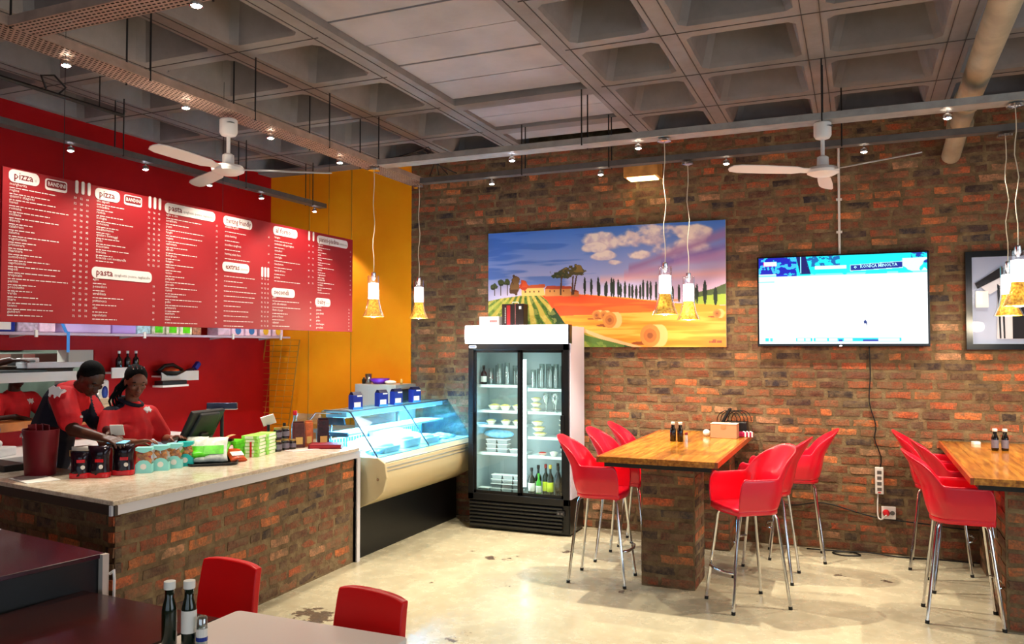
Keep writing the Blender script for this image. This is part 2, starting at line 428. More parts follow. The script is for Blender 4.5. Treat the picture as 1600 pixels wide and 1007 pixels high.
w1.bb(-4.2, 3.2, YF-.1, YF-.04, 3.14, 3.2); w1.bb(-4.2, 3.2, YF-.1, YF-.04, .35, .41)
a = struct(obj('window_1', w1, M_alu)); obj('pane', MB().bb(-4.17, 3.17, YF-.075, YF-.07, .4, 3.15), M_pane, a)
w2 = MB()
for y in (.23, 2.7, 5.17): w2.bb(XR+.04, XR+.1, y-.03, y+.03, .35, 3.1)
w2.bb(XR+.04, XR+.1, .2, 5.2, 3.04, 3.1); w2.bb(XR+.04, XR+.1, .2, 5.2, .35, .41)
a = struct(obj('window_2', w2, M_alu)); obj('pane', MB().bb(XR+.07, XR+.075, .23, 5.17, .4, 3.05), M_pane, a)

# kitchen behind the pass -------------------------------------------------
kr = MB(); kr.bb(-8.3, XL-.15, 2.8, 2.9, 0, 2.6); kr.bb(-8.3, XL-.15, 6.0, 6.1, 0, 2.6); kr.bb(-8.4, -8.3, 2.8, 6.1, 0, 2.6); kr.bb(-8.4, XL-.15, 2.8, 6.1, 2.5, 2.6)
struct(obj('wall_kitchen', kr, mat('kitchen_tile_grey', '#8d9a8c', .4, var=.15, vscale=3)))
light('AREA', 'kitchen_tube', (-7.3, 4.7, 2.45), 28, (.92, 1, .95), target=(-7.3, 4.7, 0), shape='RECTANGLE', size=.3, size_y=1.4)

# waffle ceiling ---------------------------------------------------------
def ceil_mat():
    n = NT('painted_concrete'); t = n.noise(2.0, 6, .65); t2 = n.noise(30, 4)
    sp = n.noise(14, 5, .75)
    c = n.ramp(t.outputs[0], [(.3, hexc('#79716d')), (.65, hexc('#8f8682'))])
    spots = n.ramp(sp.outputs[0], [(.70, (0, 0, 0)), (.73, (.8, .8, .8))])
    n.l(n.mix(spots.outputs[0], c.outputs[0], hexc('#3a332d')), n.b.inputs['Base Color'])
    n.b.inputs['Roughness'].default_value = .75; n.bump(t2.outputs[0], .25, .006); return n.m
M_ceil = ceil_mat()
xs = [XL-.04, -5.86, -4.96, -4.09, -3.33]; xr = [-1.90, -1.15, -.25, .65, 1.55, 2.45, 3.35, 4.25, XR+.3]
ys = [YF-.2]+[8.03-.88*i for i in range(12, -1, -1)]
cm = MB()
def coffer(mb, x0, x1, y0, y1, depth, ins, rib=.095):
    a = [x0+rib, x1-rib, y0+rib, y1-rib]; c = .045
    def ring(a, c, z): x0, x1, y0, y1 = a; return [(x0+c, y0, z), (x1-c, y0, z), (x1, y0+c, z), (x1, y1-c, z), (x1-c, y1, z), (x0+c, y1, z), (x0, y1-c, z), (x0, y0+c, z)]
    o = [(x0, y0, ZC), (x1, y0, ZC), (x1, y1, ZC), (x0, y1, ZC)]
    b = [a[0]+ins, a[1]-ins, a[2]+ins, a[3]-ins]
    v = o+ring(a, c, ZC)+ring([a[0]+.012, a[1]-.012, a[2]+.012, a[3]-.012], c, ZC+.03)+ring(b, c, ZC+depth)
    f = [(0, 11, 4, 5, 1), (1, 6, 7, 2) if 0 else (1, 5, 6, 7, 2), (2, 7, 8, 9, 3), (3, 9, 10, 11, 0)]
    f = [(0, 1, 5, 4), (1, 6, 5), (1, 2, 7, 6), (2, 8, 7), (2, 3, 9, 8), (3, 10, 9), (3, 0, 11, 10), (0, 4, 11)]
    for k in (4, 12):
        f += [(k+i, k+(i+1) % 8, k+8+(i+1) % 8, k+8+i) for i in range(8)]
    f.append(tuple(range(20, 28))); mb.add(v, f)
for j in range(len(ys)-1):
    for i in range(len(xs)-1): coffer(cm, xs[i], xs[i+1], ys[j], ys[j+1], .55, .14)
    for i in range(len(xr)-1): coffer(cm, xr[i], xr[i+1], ys[j], ys[j+1], .42, .11)
cm.bb(-3.33, -3.21, YF-.2, YB, ZC, ZC+.12); cm.bb(-2.0, -1.90, YF-.2, YB, ZC, ZC+.12)
cm.bb(-3.21, -2.0, YF-.2, YB, ZC+.14, ZC+.3)
for y in (6.27, 7.15): cm.bb(-3.21, -2.0, y, y+.16, ZC+.0, ZC+.14)
cm.bb(XL-.05, XR+.2, YB-.25, YB+.05, ZC-.02, ZC+.01)
ce = struct(obj('ceiling', cm, M_ceil))
M_cpan = mat('ceiling_board_paint', '#aba3a2', .7, var=.1, vscale=2.5, bump=.2)
y = 6.24
while y > YF:
    obj('ceiling_panel', MB().bb(-3.205, -2.005, y-.445, y-.008, ZC+.045+random.uniform(0, .008), ZC+.1), M_cpan, ce); y -= .455
for y0, y1 in ((6.45, 6.78), (6.79, 7.13), (7.33, 7.66)): obj('ceiling_panel', MB().bb(-3.205, -2.005, y0, y1, ZC+.03, ZC+.1), M_cpan, ce)
M_seam = mat('seam_dark', '#4a4340', .9)
sm = MB()
for x in xs[1:]+xr[:-1]:
    for d in (-.055, .055): sm.bb(x+d-.0025, x+d+.0025, YF, YB-.25, ZC-.004, ZC+.002)
for y in ys[2:-1]: sm.bb(XL, -3.35, y-.003, y+.003, ZC-.004, ZC+.002); sm.bb(-1.88, XR, y-.003, y+.003, ZC-.004, ZC+.002)
stuff(obj('formwork_seams', sm, M_seam, ce))
M_oldpipe = mat('cream_pipe_paint', '#a89a82', .5, var=.15)
pp = thing('ceiling_pipe', 'fat painted pipe running under the coffered ceiling towards the brick wall', 'pipe', (.79, 0, 3.72))
obj('pipe_run', MB().tube([(-.1, 1, 0), (0, 7.02, 0)], .085, 20), M_oldpipe, pp, auto=True)
obj('pipe_run', MB().tube([(0, 7.0, 0), (0, 7.55, -.06), (-.02, YB-.0, -.2)], .075, 20), M_oldpipe, pp, auto=True)
for y in (6.98, 7.5): obj('pipe_collar', MB().tube([(0, y-.04, 0 if y < 7.2 else -.05), (0, y+.04, 0 if y < 7.2 else -.062)], .098, 20), M_oldpipe, pp, auto=True)
for y in (3.0, 6.3): obj('pipe_strap', MB().tube([(-.0, y, .085), (0, y, .25)], .008, 6), mat('black_rod', '#17130f', .5), pp)

# ================================================================== CABLE TRAYS AND LIGHTS
M_rod = mat('black_rod'); 
def tray_mat(name, c, warm):
    n = NT(name); g = n.n('ShaderNodeNewGeometry').outputs['Position']; t = n.noise(8, 5, .6, g)
    col = n.ramp(t.outputs[0], [(.3, hexc(c)), (.7, tuple(min(1, x*1.5) for x in hexc(c)))])
    n.l(col.outputs[0], n.b.inputs['Base Color']); n.b.inputs['Roughness'].default_value = .45; n.b.inputs['Metallic'].default_value = .25; return n.m
M_trayw = tray_mat('perforated_steel_rose', '#9c8578', 1); M_trayg = tray_mat('galvanised_steel', '#8f8c88', 0); M_trayd = tray_mat('grey_trunking', '#575350', 0)
M_hole = mat('hole_dark', '#171210', .9)
def tray(label, p0, p1, w, hgt, m, holes=False, rods=(), zr=ZC):
    p0 = Vector(p0); p1 = Vector(p1); d = p1-p0; L = d.length; a = atan2(d.y, d.x)
    t = thing('cable_tray', label, 'cable tray', p0, a)
    obj('tray_base', MB().bb(0, L, -w/2, w/2, 0, .003), m, t)
    for s in (-1, 1): obj('side_lip', MB().bb(0, L, s*w/2-.002, s*w/2+.002, 0, hgt), m, t)
    if holes:
        h = MB(); n = int(L/.032); rows = max(3, int(w/.028))
        for i in range(n):
            for k in range(rows):
                y = -w/2+(k+.5)*w/rows; x = .02+i*.032+(k % 2)*.016
                h.prism([(x-.009, y-.004), (x+.009, y-.004), (x+.009, y+.004), (x-.009, y+.004)], -.0016, .0036)
        stuff(obj('slot_perforation', h, M_hole, t))
    for x in rods:
        for s in (-1, 1):
            obj('threaded_rod', MB().tube([(x, s*(w/2+.0), -.01), (x, s*(w/2), zr-p0.z)], .006, 6), M_rod, t)
    return t
ZT = 3.5
tray('wide perforated cable tray running from over the camera to the yellow wall', (-4.1, 1.2, ZT), (-4.1, 7.22, ZT), .2, .05, M_trayw, True, (1.6, 2.5, 3.45, 4.35, 5.1))
tray('perforated cable tray crossing the near ceiling at the top left corner', (-4.0, 2.87, ZT+.0), (-.4, 2.87, ZT), .17, .05, M_trayw, True, (1.2, 2.6))
tray('galvanised cable tray spanning above the bar tables, nearer of the two', (-4.0, 6.35, ZT), (3.5, 6.35, ZT), .16, .05, M_trayg, False, (1.95, 3.78, 5.6))
tray('slimmer grey lighting trunking behind the galvanised tray, next to brick wall', (-4.0, 7.1, ZT-.02), (3.5, 7.1, ZT-.02), .09, .05, M_trayd, False, (1.1, 1.95, 3.9, 5.7))
tray('grey lighting trunking running in front of the red wall above the menu', (-5.75, 2.0, ZT-.03), (-5.75, 7.86, ZT-.03), .1, .05, M_trayd, False, (1.4, 3.0, 4.5, 5.6))
cd = thing('conduit', 'dark conduit pipe hanging below the coffers at upper left', 'conduit', (-5.39, 0, 3.7))
obj('conduit_tube', MB().tube([(0, 2.2, 0), (0, 4.72, 0)], .016, 8), M_rod, cd)
obj('cable_loop', MB().tube([(0, 4.05, .02), (.01, 4.0, .1), (-.01, 4.12, .14), (.01, 4.2, .07), (0, 4.15, .01)], .008, 6), M_rod, cd)
for y in (2.9, 4.5): obj('hanger', MB().tube([(0, y, 0), (0, y, .25)], .005, 6), M_rod, cd)
cw = thing('loose_wires', 'black wires sagging off the tray corner near the yellow wall', 'wires', (-3.9, 6.7, 3.55))
for k in range(4):
    obj('wire', MB().tube([(-.15+.06*k, -.3, .03), (.05+.05*k, -.1+.03*k, .09+.03*k), (.2, .15, .05+.02*k), (.3-.1*k, .38, .0)], .006, 6), M_rod, cw)

# spot heads
M_chrome = mat('chrome', '#d8d8da', .12, 1); M_bulb = mat('halogen_glow', '#ffffff', .4, emit=40, ecol='#fff0d8'); M_bulbc = mat('halogen_glow_cool', '#ffffff', .4, emit=25, ecol='#eef0ff')
sp0 = None
def spot(x, y, z, label, power, col=WARM2, cool=False, aim=(0, 0), ang=100, g=None):
    t = thing('downlight', label, 'light', (x, y, z), 0, g)
    obj('stem', MB().tube([(0, 0, 0), (0, 0, -.03)], .008, 8), M_chrome, t)
    obj('housing', MB().lathe([(.016, -.028), (.026, -.035), (.032, -.062), (.030, -.064), (.022, -.05)], n=16, cap=False), M_chrome, t, smooth=True)
    obj('bulb', MB().ell((0, 0, -.056), (.026, .026, .014), 12, 8), M_bulbc if cool else M_bulb, t, smooth=True)
    light('SPOT', 'downlight_beam', (x, y, z-.085), power, col, target=(x+aim[0], y+aim[1], z-3), spot_size=R_(ang), spot_blend=.35, shadow_soft_size=.02)
names = ['cool white one at the left', 'left of the lantern pendants', 'bright star near the pipe', 'past the right picture edge']
for (x, p), nm, cool in zip(SPOT_A, names, (True, False, False, False)): spot(x, 6.35, ZT, f'small halogen downlight under the galvanised tray, {nm}', p, cool=cool, ang=88)
names = ['leftmost near the tray corner', 'left of the wooden lantern', 'brightest, right of the table pendants', 'right of the far fan, small', 'at the right picture edge']
for (x, p), nm in zip(SPOT_B, names): spot(x, 7.1, ZT-.02, f'small halogen downlight under the rear grey trunking, {nm}', p, aim=(0, .25), ang=84)
for y, p, nm in ((3.2, 60, 'nearest the camera'), (4.09, 90, 'second from the camera'), (4.94, 95, 'just beyond the white fan'), (5.84, 100, 'farthest and lit brightest')):
    spot(-4.1, y, ZT, f'recessed downlight in the wide perforated tray, {nm}', p, col=WARM2, ang=100)
for x in (-2.82, -1.75): spot(x, 2.87, ZT, 'recessed downlight in the near crossing tray, '+('by the frame top edge' if x < -2 else 'added out of view to light the white table'), 35, ang=95)  # right-hand one added out of view to brighten white table and chairs
for y, nm in ((4.54, 'leftmost'), (5.28, 'second from left'), (6.05, 'third from left'), (6.79, 'fourth from left'), (7.7, 'at the trunking end')):
    spot(-5.75, y, ZT-.03, f'cool downlight over the red menu wall, {nm}', 70, col=(1, .93, .85), cool=True, aim=(.35, 0), ang=82)

# pendants -------------------------------------------------------------
M_clear = glassy('clear_lamp_glass', '#ffffff', .10); M_tubeglow = mat('lamp_tube_glow', '#fff6ff', .4, emit=9, ecol='#fff4f4')
def amber():
    n = NT('amber_pasta_fill'); t = n.noise(60, 4)
    r = n.ramp(t.outputs[0], [(.35, hexc('#b3701c')), (.6, hexc('#f6c04a'))]); n.l(r.outputs[0], n.b.inputs['Base Color']); n.l(r.outputs[0], n.b.inputs['Emission Color']); n.b.inputs['Emission Strength'].default_value = .55; n.b.inputs['Roughness'].default_value = .3; return n.m
M_amber = amber(); M_cable = mat('cream_flex', '#d9cdb5', .5)
def pendant(x, y, zt, ztop, label, p=14):
    t = thing('pendant_lamp', label, 'lamp', (x, y, ztop-.38), 0, )
    H = .38; dz = zt-(ztop-.38)
    obj('ceiling_rose', MB().lathe([(.03, dz-.002), (.055, dz-.012), (.055, dz-.03), (.01, dz-.04)], n=20), M_chrome, t, auto=True)
    pts = [(.012*sin(i*1.3)*sin(pi*i/12), .006*cos(i*1.7)*sin(pi*i/12), dz-.035+(H+.02-dz+.035)*i/12) for i in range(13)]
    obj('flex', MB().tube(pts, .0035, 6), M_cable, t, smooth=True)
    obj('lamp_cap', MB().lathe([(.008, H+.035), (.02, H+.03), (.022, H-.02), (.006, H-.045)], n=14), M_chrome, t, auto=True)
    obj('glass_shade', MB().lathe([(.052, H), (.054, H-.01), (.053, .19), (.056, .15), (.072, .07), (.102, .0)], n=28, cap=False), M_clear, t, smooth=True)
    obj('lamp_tube', MB().lathe([(.02, .315), (.045, .31), (.047, .2), (.045, .165), (.02, .16)], n=20), M_tubeglow, t, smooth=True)
    obj('amber_skirt', MB().lathe([(.044, .17), (.046, .14), (.06, .075), (.092, .004), (.085, .003), (.03, .1)], n=24, cap=False), M_amber, t, smooth=True)
    light('POINT', 'pendant_light', (x, y, ztop-.42), p, (1, .86, .62), shadow_soft_size=.05)
pendant(-1.39, 6.35, ZT, 2.48, 'clear glass pendant with amber skirt over the middle bar table, larger left one', 16)
pendant(-1.35, 7.1, ZT-.03, 2.46, 'clear glass pendant with amber skirt over the middle bar table, farther right one', 16)
pendant(-4.08, 6.35, ZT, 2.50, 'clear glass pendant before the yellow wall, left of two above the deli case', 14)
pendant(-4.03, 7.1, ZT-.03, 2.51, 'clear glass pendant in front of the brick edge above the deli case', 14)
pendant(1.0, 6.35, ZT, 2.50, 'clear glass pendant at the right picture edge, nearer one cropped by frame', 16)
pendant(1.05, 7.1, ZT-.03, 2.46, 'clear glass pendant before the framed shirt, partly behind its neighbour', 14)

# fans -----------------------------------------------------------------
M_fan = mat('white_fan_paint', '#e6e0dc', .35)
def fan(x, y, z, a0, label):
    t = thing('ceiling_fan', label, 'fan', (x, y, z))
    obj('canopy', MB().lathe([(.05, .37), (.062, .36), (.062, .27), (.05, .25), (.02, .24)], n=20), M_fan, t, auto=True)
    obj('junction_plate', MB().lathe([(.02, .335), (.03, .33)], (.045, -.03, 0), n=10), M_rod, t)
    obj('down_rod', MB().tube([(0, 0, .26), (0, 0, .08)], .014, 12), M_fan, t, auto=True)
    obj('coupling', MB().lathe([(.025, .12), (.04, .11), (.042, .05), (.06, .035)], n=20), M_fan, t, auto=True)
    obj('motor', MB().lathe([(.03, .045), (.10, .032), (.115, .012), (.11, -.008), (.07, -.028), (.02, -.038)], n=28), M_fan, t, auto=True)
    for k in range(3):
        a = a0+k*2*pi/3; b = MB(); prof = [(.09, .03), (.16, .03), (.22, .048), (.45, .055), (.64, .053), (.70, .04), (.72, .012)]
        v = []
        for r, w in prof:
            v += [(r, -w, .006-.02*w/.07), (r, w, .006+.02*w/.07), (r, w, .012+.02*w/.07), (r, -w, .012-.02*w/.07)]
        f = [(0, 1, 2, 3), (24, 27, 26, 25)]
        for i in range(6):
            o = i*4; f += [(o, o+4, o+5, o+1), (o+1, o+5, o+6, o+2), (o+2, o+6, o+7, o+3), (o+3, o+7, o+4, o)]
        b.add(v, f); o = obj('blade', b, M_fan, t, rz=a)
fan(-4.1, 4.49, 3.10, R_(33), 'white ceiling fan in front of the red wall, under perforated tray')
fan(-.22, 6.35, 3.13, R_(-30), 'white ceiling fan hanging above the television from galvanised tray')
# wooden wall lantern
lb = thing('wall_lantern', 'small pale orange wooden box light on the upper brick wall', 'light', (-1.94, 7.86, 3.52))
obj('wood_box', MB().bb(-.17, .17, -.09, .14, .0, .15), mat('pale_orange_wood', '#c48a45', .5, var=.2, vscale=14), lb, bevel=.004)
obj('diffuser', MB().bb(-.14, .14, -.07, .1, -.012, .001), mat('lantern_glow', '#ffe9b8', .5, emit=5, ecol='#ffe2a0'), lb)
# ================================================================== WALL-HUNG THINGS
M_text = mat('print_white', '#d6cecc', .6); M_tred = mat('print_red', '#6c0814', .6); M_tgrey = mat('print_grey', '#6f6a6a', .6)
M_board = mat('menu_board_red', '#8e0816', .6)
# menu board: faces +X at x=-4.6, y 3.19..6.78, z 1.99..2.91
mb_ = thing('menu_board', 'long red hanging menu board with white pizza and pasta price lists', 'menu board', (-4.6, 3.19, 1.995))
obj('board_panel', MB().bb(-.012, 0, 0, 3.59, 0, .915), M_board, mb_, bevel=.002)
ux, uy = (0, 1, 0), (0, 0, 1)
def pill(y0, y1, zc, word, sub='', h=.076):
    w = y1-y0; m = MB(); m.prism([(p[0]+(y0+y1)/2-3.19, p[1]+zc-1.995) for p in rrect(w, h, h*.42)], 0, .003, 'X')
    hl = obj('heading_label', m, M_text, mb_)
    t = MB(); put_text(t, word, (.0042, y0-3.19+.03, zc-1.995-.017), ux, uy, .064, .010, maxw=w*.62 if sub else w-.05); obj('lettering', t, M_tred, hl)
    if sub:
        tw = max(v[1] for v in t.v); t2 = MB(); put_text(t2, sub, (.0042, tw+.012, zc-1.995-.014), ux, uy, .028, maxw=y1-3.19-tw-.03); obj('lettering', t2, M_tgrey, hl)
def logo(yc, zc):
    w, h = .15, .07; m = MB(); m.prism([(p[0]*1.0+yc-3.19, p[1]+zc-1.995) for p in rrect(w, h, .015)], 0, .003, 'X'); l = obj('logo_label', m, M_text, mb_)
    m = MB(); m.prism([(p[0]+yc-3.19, p[1]+zc+.004-1.995) for p in rrect(w-.016, h-.022, .012)], .003, .0045, 'X'); obj('logo_field', m, M_tred, l)
    t = MB(); put_text(t, 'BANDINI', (.0055, yc-3.19, zc-1.995-.008), ux, uy, .036, .006, 'CENTER', maxw=w-.03); obj('lettering', t, M_text, l)
def bars(y0, y1, z, n):
    for k in range(n):
        y = y0+(y1-y0)*k/(n-1); m = MB(); m.prism([(p[0]+y-3.19, p[1]+z-1.995) for p in rrect(.022, .085, .010, 3)], 0, .003, 'X'); obj('size_label', m, M_text, mb_)
pill(3.225, 3.42, 2.865, 'pizza', 'classiche'); logo(3.535, 2.855); bars(3.68, 3.77, 2.875, 3)
pill(3.815, 4.01, 2.86, 'pizza', 'speciali'); logo(4.12, 2.857); bars(4.265, 4.355, 2.872, 3)
pill(3.80, 4.29, 2.338, 'pasta', 'spaghetti, penne, tagliatelle')
pill(4.40, 4.90, 2.857, 'pasta', 'spaghetti, penne, tagliatelle')
pill(4.99, 5.32, 2.85, 'banting friendly'); pill(4.985, 5.29, 2.485, 'extras', 'pizza and pasta'); bars(5.45, 5.525, 2.478, 3)
pill(5.585, 5.91, 2.85, 'al forno', 'baked'); bars(6.08, 6.145, 2.862, 2); pill(5.57, 5.88, 2.318, 'secondi')
pill(6.20, 6.69, 2.847, 'panini-piadina', 'sandwich, wrap'); pill(6.18, 6.41, 2.264, 'baby', 'menu')
tx = MB(); rr = random.Random(5)
def line(y, z, L, h=.005):
    x = y
    while x < y+L:
        w = rr.uniform(.012, .04); w = min(w, y+L-x)
        tx.add([(.001, x-3.19, z-1.995), (.001, x+w-3.19, z-1.995), (.001, x+w-3.19, z+h-1.995), (.001, x-3.19, z+h-1.995)], [(0, 1, 2, 3)]); x += w+.006
def rows(names, y, z0, z1, wmax, py=(), desc=2, prices=True):
    n = len(names); k = (z0-z1)/max(1, n-1)
    for i, s in enumerate(names):
        z = z0-k*i
        if s: put_text(tx, s, (.001, y-3.19, z-1.995), ux, uy, .025, .003)
        if desc: line(y, z-k*.48, wmax*rr.uniform(.35, 1))
        if prices:
            for p in py: put_text(tx, str(rr.choice((45, 52, 58, 60, 65, 68, 72, 78, 85, 90))), (.001, p-3.19, z-k*.3-1.995), ux, uy, .02, .002, 'CENTER')
rows('margherita,regina,quattro stagioni,havaii,romana,siciliana,diavola,calabrese,salame,vegetariana,primavera,marinara,sottobosco,capricciosa,napoli,tropicale,parma,prosciutto,verde,mare,tonno,gamberi'.split(','), 3.232, 2.808, 2.05, .40, (3.67, 3.715, 3.76))
rows('tre sapori,contadina,rustica,bologna,fiorentina,mediterranea,quattro formaggi,pollo,messicana,toscana,focaccia con mozzarella'.split(','), 3.83, 2.805, 2.43, .30, (4.26, 4.305, 4.35))
rows('aglio,pomodoro,arrabbiata,puttanesca,olio,napoletana'.split(','), 3.81, 2.285, 2.05, .26, (4.31,))
rows('aglio e olio,arrabbiata,pesto,funghi,vegana,carbonara,alfredo,bolognese,lasagne,salmone,tonno,polpette,gnocchi,ravioli,amatriciana,pollo,primavera,marinara,mare'.split(','), 4.415, 2.80, 2.04, .38, (4.92,))
rows('insalata di pollo,pizza banting,zucchine spaghetti,banting pizza base'.split(','), 5.01, 2.795, 2.58, .33, (5.53,))
rows(['']*11, 5.005, 2.425, 2.03, .38, (5.45, 5.488, 5.525))
rows('lasagne,melanzane alla parmigiana,cannelloni,conchiglie,maccheroni,ravioli al forno,polenta'.split(','), 5.605, 2.785, 2.44, .36, (6.08, 6.14))
rows('pollo,pollo alla milanese,filetto al pepe,pesce al forno,calamari'.split(','), 5.585, 2.265, 2.05, .42, (6.11,))
rows('caprese,parma,pollo,tonno,salame,manzo,vegetariano,mozzarella,verdure,speck'.split(','), 6.215, 2.79, 2.37, .26, (6.74,))
rows('bambini,pizzetta,pasta bimbi,pollo,gelato,mini lasagne,gnocchetti'.split(','), 6.195, 2.215, 2.02, .2, (6.72,), 0)
pt = obj('printed_text', tx, M_text, mb_)
for y in (.4, 1.8, 3.2): obj('hanging_wire', MB().tube([(-.006, y, .915), (-.006, y, ZC-1.995)], .002, 5), M_rod, mb_)

# painting ---------------------------------------------------------------
def paint_landscape():
    c = Canvas(520, 256, rgb('#6c92d6')); U, V = c.U, c.V
    top = np.array(rgb('#4f7fd0')); low = np.array(rgb('#c9c3e6')); k = np.clip(V/.52, 0, 1)[..., None]; c.a = (top*(1-k)+low*k).astype(np.float32)
    c.put(np.clip((U-.55)*1.3, 0, .75)*np.clip(V*3-.3, 0, 1), rgb('#e8b6c8'))
    n1 = c.fbm(5, 4, 3, 5); n2 = c.fbm(9, 7, 8, 5); n3 = c.fbm(3, 14, 12, 4); n5 = c.fbm(45, 26, 31, 3)
    c.put(np.clip((n1-.66)*5, 0, 1)*(U < .45)*(V < .45)*(V > .06), rgb('#d9dcf0'), .7)
    c.put(np.clip((n3-.55)*7, 0, 1)*(U < .5)*(V < .48), rgb('#3f6cc0'), .6)
    for cx, cy, rx, ry in ((.50, .08, .09, .07), (.62, .12, .1, .1), (.72, .10, .13, .12), (.80, .2, .12, .1), (.66, .24, .07, .05), (.53, .24, .06, .035), (.86, .08, .1, .07), (.47, .17, .05, .04), (.57, .30, .035, .025)):
        d = np.clip(1.0-((U-cx)/rx)**2-((V-cy)/ry)**2+(n2-.5)*1.6+(n5-.5)*.3, 0, 1)
        c.put(np.clip(d*2, 0, 1), rgb('#d9c3cf'), .9); c.put(np.clip(.9-(V-cy+.01)*9+(n5-.5)*1.5, 0, 1)*np.clip(d*2.5-.5, 0, 1), rgb('#fff4ea'), .9)
    for x0, y0, x1, y1, col in ((.62, .36, 1.02, .10, '#a57fae'), (.60, .42, 1.02, .24, '#c79bbd'), (.75, .33, 1.02, .2, '#7f6cb4')):
        w = np.abs((V-y0)-(U-x0)*(y1-y0)/(x1-x0))+(n1-.5)*.05; c.put(np.clip(1-w/.05, 0, 1)*(U > x0), rgb(col), .8)
    c.put(np.clip(1-np.abs(V-.42-(.95-U)*.05)/.05, 0, 1)*(U > .5), rgb('#f2b9b5'), .6)
    c.put(np.clip(1-np.abs(V-.30+(U-.9)*.1)/.04+(n2-.5), 0, 1)*(U > .8), rgb('#b48fc4'), .5)
    # far hills right
    c.poly([(.86, .60), (.9, .56), (.95, .54), (1.01, .49), (1.01, .66), (.86, .64)], rgb('#4d5b3a')); c.poly([(.85, .62), (.93, .59), (1.01, .58), (1.01, .67), (.85, .66)], rgb('#9bb04a'))
    # fields
    gold = [(.28, .60), (.40, .545), (.60, .60), (.80, .645), (1.01, .665), (1.01, 1.01), (.6, 1.01)]
    c.poly([(.24, .56), (.30, .545), (.45, .56), (.62, .595), (.80, .645), (1.01, .675), (1.01, 1.01), (.3, 1.01)], rgb('#e8983a'))
    n4 = c.fbm(4, 30, 22, 4); fm = (V > .55)*(U > .25)
    c.poly([(.25, .56), (.32, .55), (.45, .565), (.60, .60), (.80, .65), (.80, .70), (.6, .72), (.45, .73), (.32, .735)], rgb('#d8562a'))
    c.put(np.clip((n4-.5)*4, 0, 1)*(V > .60)*(V < .75)*(U > .3)*(U < .82), rgb('#ea7c34'), .6)
    c.put(np.clip((n4-.52)*5, 0, 1)*(V > .72)*(U > .3), rgb('#f6bc62'), .8); c.put(np.clip((.45-n4)*6, 0, 1)*(V > .74)*(U > .35), rgb('#cf7a2a'), .6)
    # vineyard hill
    hill = c.poly([(-.01, .60), (.06, .575), (.15, .555), (.235, .55), (.27, .60), (.31, .72), (.36, .83), (.46, .93), (.62, 1.01), (-.01, 1.01)], rgb('#b9a552'))
    ang = np.arctan2(U-.155+.12*(V-.5), np.maximum(V-.42, .01)); st = np.sin(ang*44+(n2-.5)*1.5)
    c.put((hill & (st > -.1)).astype(float), rgb('#5e7a2c'), .9); c.put((hill & (st+(n5-.5) > .45)).astype(float)*np.clip(n5*1.8, 0, 1), rgb('#2c4a1a'), .9)
    c.put((hill & (U < .1)).astype(float)*np.clip((n2-.4)*4, 0, 1), rgb('#a9b552'), .6)
    c.poly([(.30, .66), (.35, .80), (.44, .90), (.66, 1.01), (.55, 1.01), (.42, .94), (.33, .85), (.28, .72)], rgb('#1f3a1c'))
    c.put(hill*(n5 > .62), rgb('#d8c878'), .45)
    c.put(((V-.86)*1.9 > (U-.40)*1)*(U > .38)*(U < .60)*(n2 > .5)*(V > .85), rgb('#6f8a3c'), .6)
    c.poly([(.40, .82), (.52, .91), (.68, 1.0), (.72, 1.01), (.66, 1.01), (.5, .93), (.38, .83)], rgb('#e2b487'))
    # houses
    c.poly([(.155, .49), (.255, .485), (.262, .56), (.155, .56)], rgb('#e4c07a')); c.poly([(.15, .495), (.165, .47), (.26, .46), (.265, .49)], rgb('#b4552f'))
    c.poly([(.262, .50), (.375, .50), (.375, .57), (.262, .565)], rgb('#c98f56')); c.poly([(.26, .505), (.27, .475), (.375, .485), (.385, .51)], rgb('#a13f22'))
    c.poly([(.375, .53), (.41, .53), (.41, .575), (.375, .57)], rgb('#b9703c')); c.poly([(.372, .535), (.39, .51), (.412, .535)], rgb('#93401f'))
    for x in (.17, .19, .21, .23, .28, .30, .34): c.rect(x, .515, x+.006, .53, rgb('#6b4426'))
    # trees
    def tree(cx, cy, rx, ry, dk, lt): 
        d = 1.2-((U-cx)/rx)**2-((V-cy)/ry)**2+(n5-.5)*1.4; c.put(d > .5, rgb(dk)); c.put((d > .7)*(n5 > .5)*(V < cy+.3*ry), rgb(lt), .7)
    tree(.125, .47, .025, .095, '#4d3420', '#8a6a3c'); tree(.163, .47, .022, .05, '#b5401f', '#d8602c')
    for x, r in ((.03, .02), (.06, .016), (.09, .016)): tree(x, .44 if x > .05 else .47, r, .03, '#243018', '#55602c'); c.rect(x-.002, .46, x+.002, .55, rgb('#3a2a1c'))
    tree(.33, .38, .055, .045, '#3c3f22', '#7d6a38'); tree(.395, .355, .05, .06, '#4a4422', '#94763a'); tree(.31, .39, .03, .035, '#2f3a1e', '#5e5a30')
    for x0, x1 in ((.335, .33), (.385, .38), (.40, .385)): c.poly([(x0-.003, .40), (x0+.003, .40), (x1+.004, .56), (x1-.004, .56)], rgb('#4a3220'))
    rr = random.Random(4)
    for x in (.435, .463, .492, .497, .522, .527, .548, .557, .576, .586, .604, .622, .634, .65, .666, .678, .695, .708, .73, .78, .795, .82, .88, .89, .92, .96):
        h = rr.uniform(.11, .17)+(.03 if x in (.435, .463, .492, .92, .96) else 0); b = .565+(x-.43)*.2; w = .0055 if x < .9 else .008
        c.put((np.abs(U-x) < w*np.sin(np.clip((V-(b-h))/h, 0, 1)*pi)**.5)*(V > b-h)*(V < b), rgb('#17241a'))
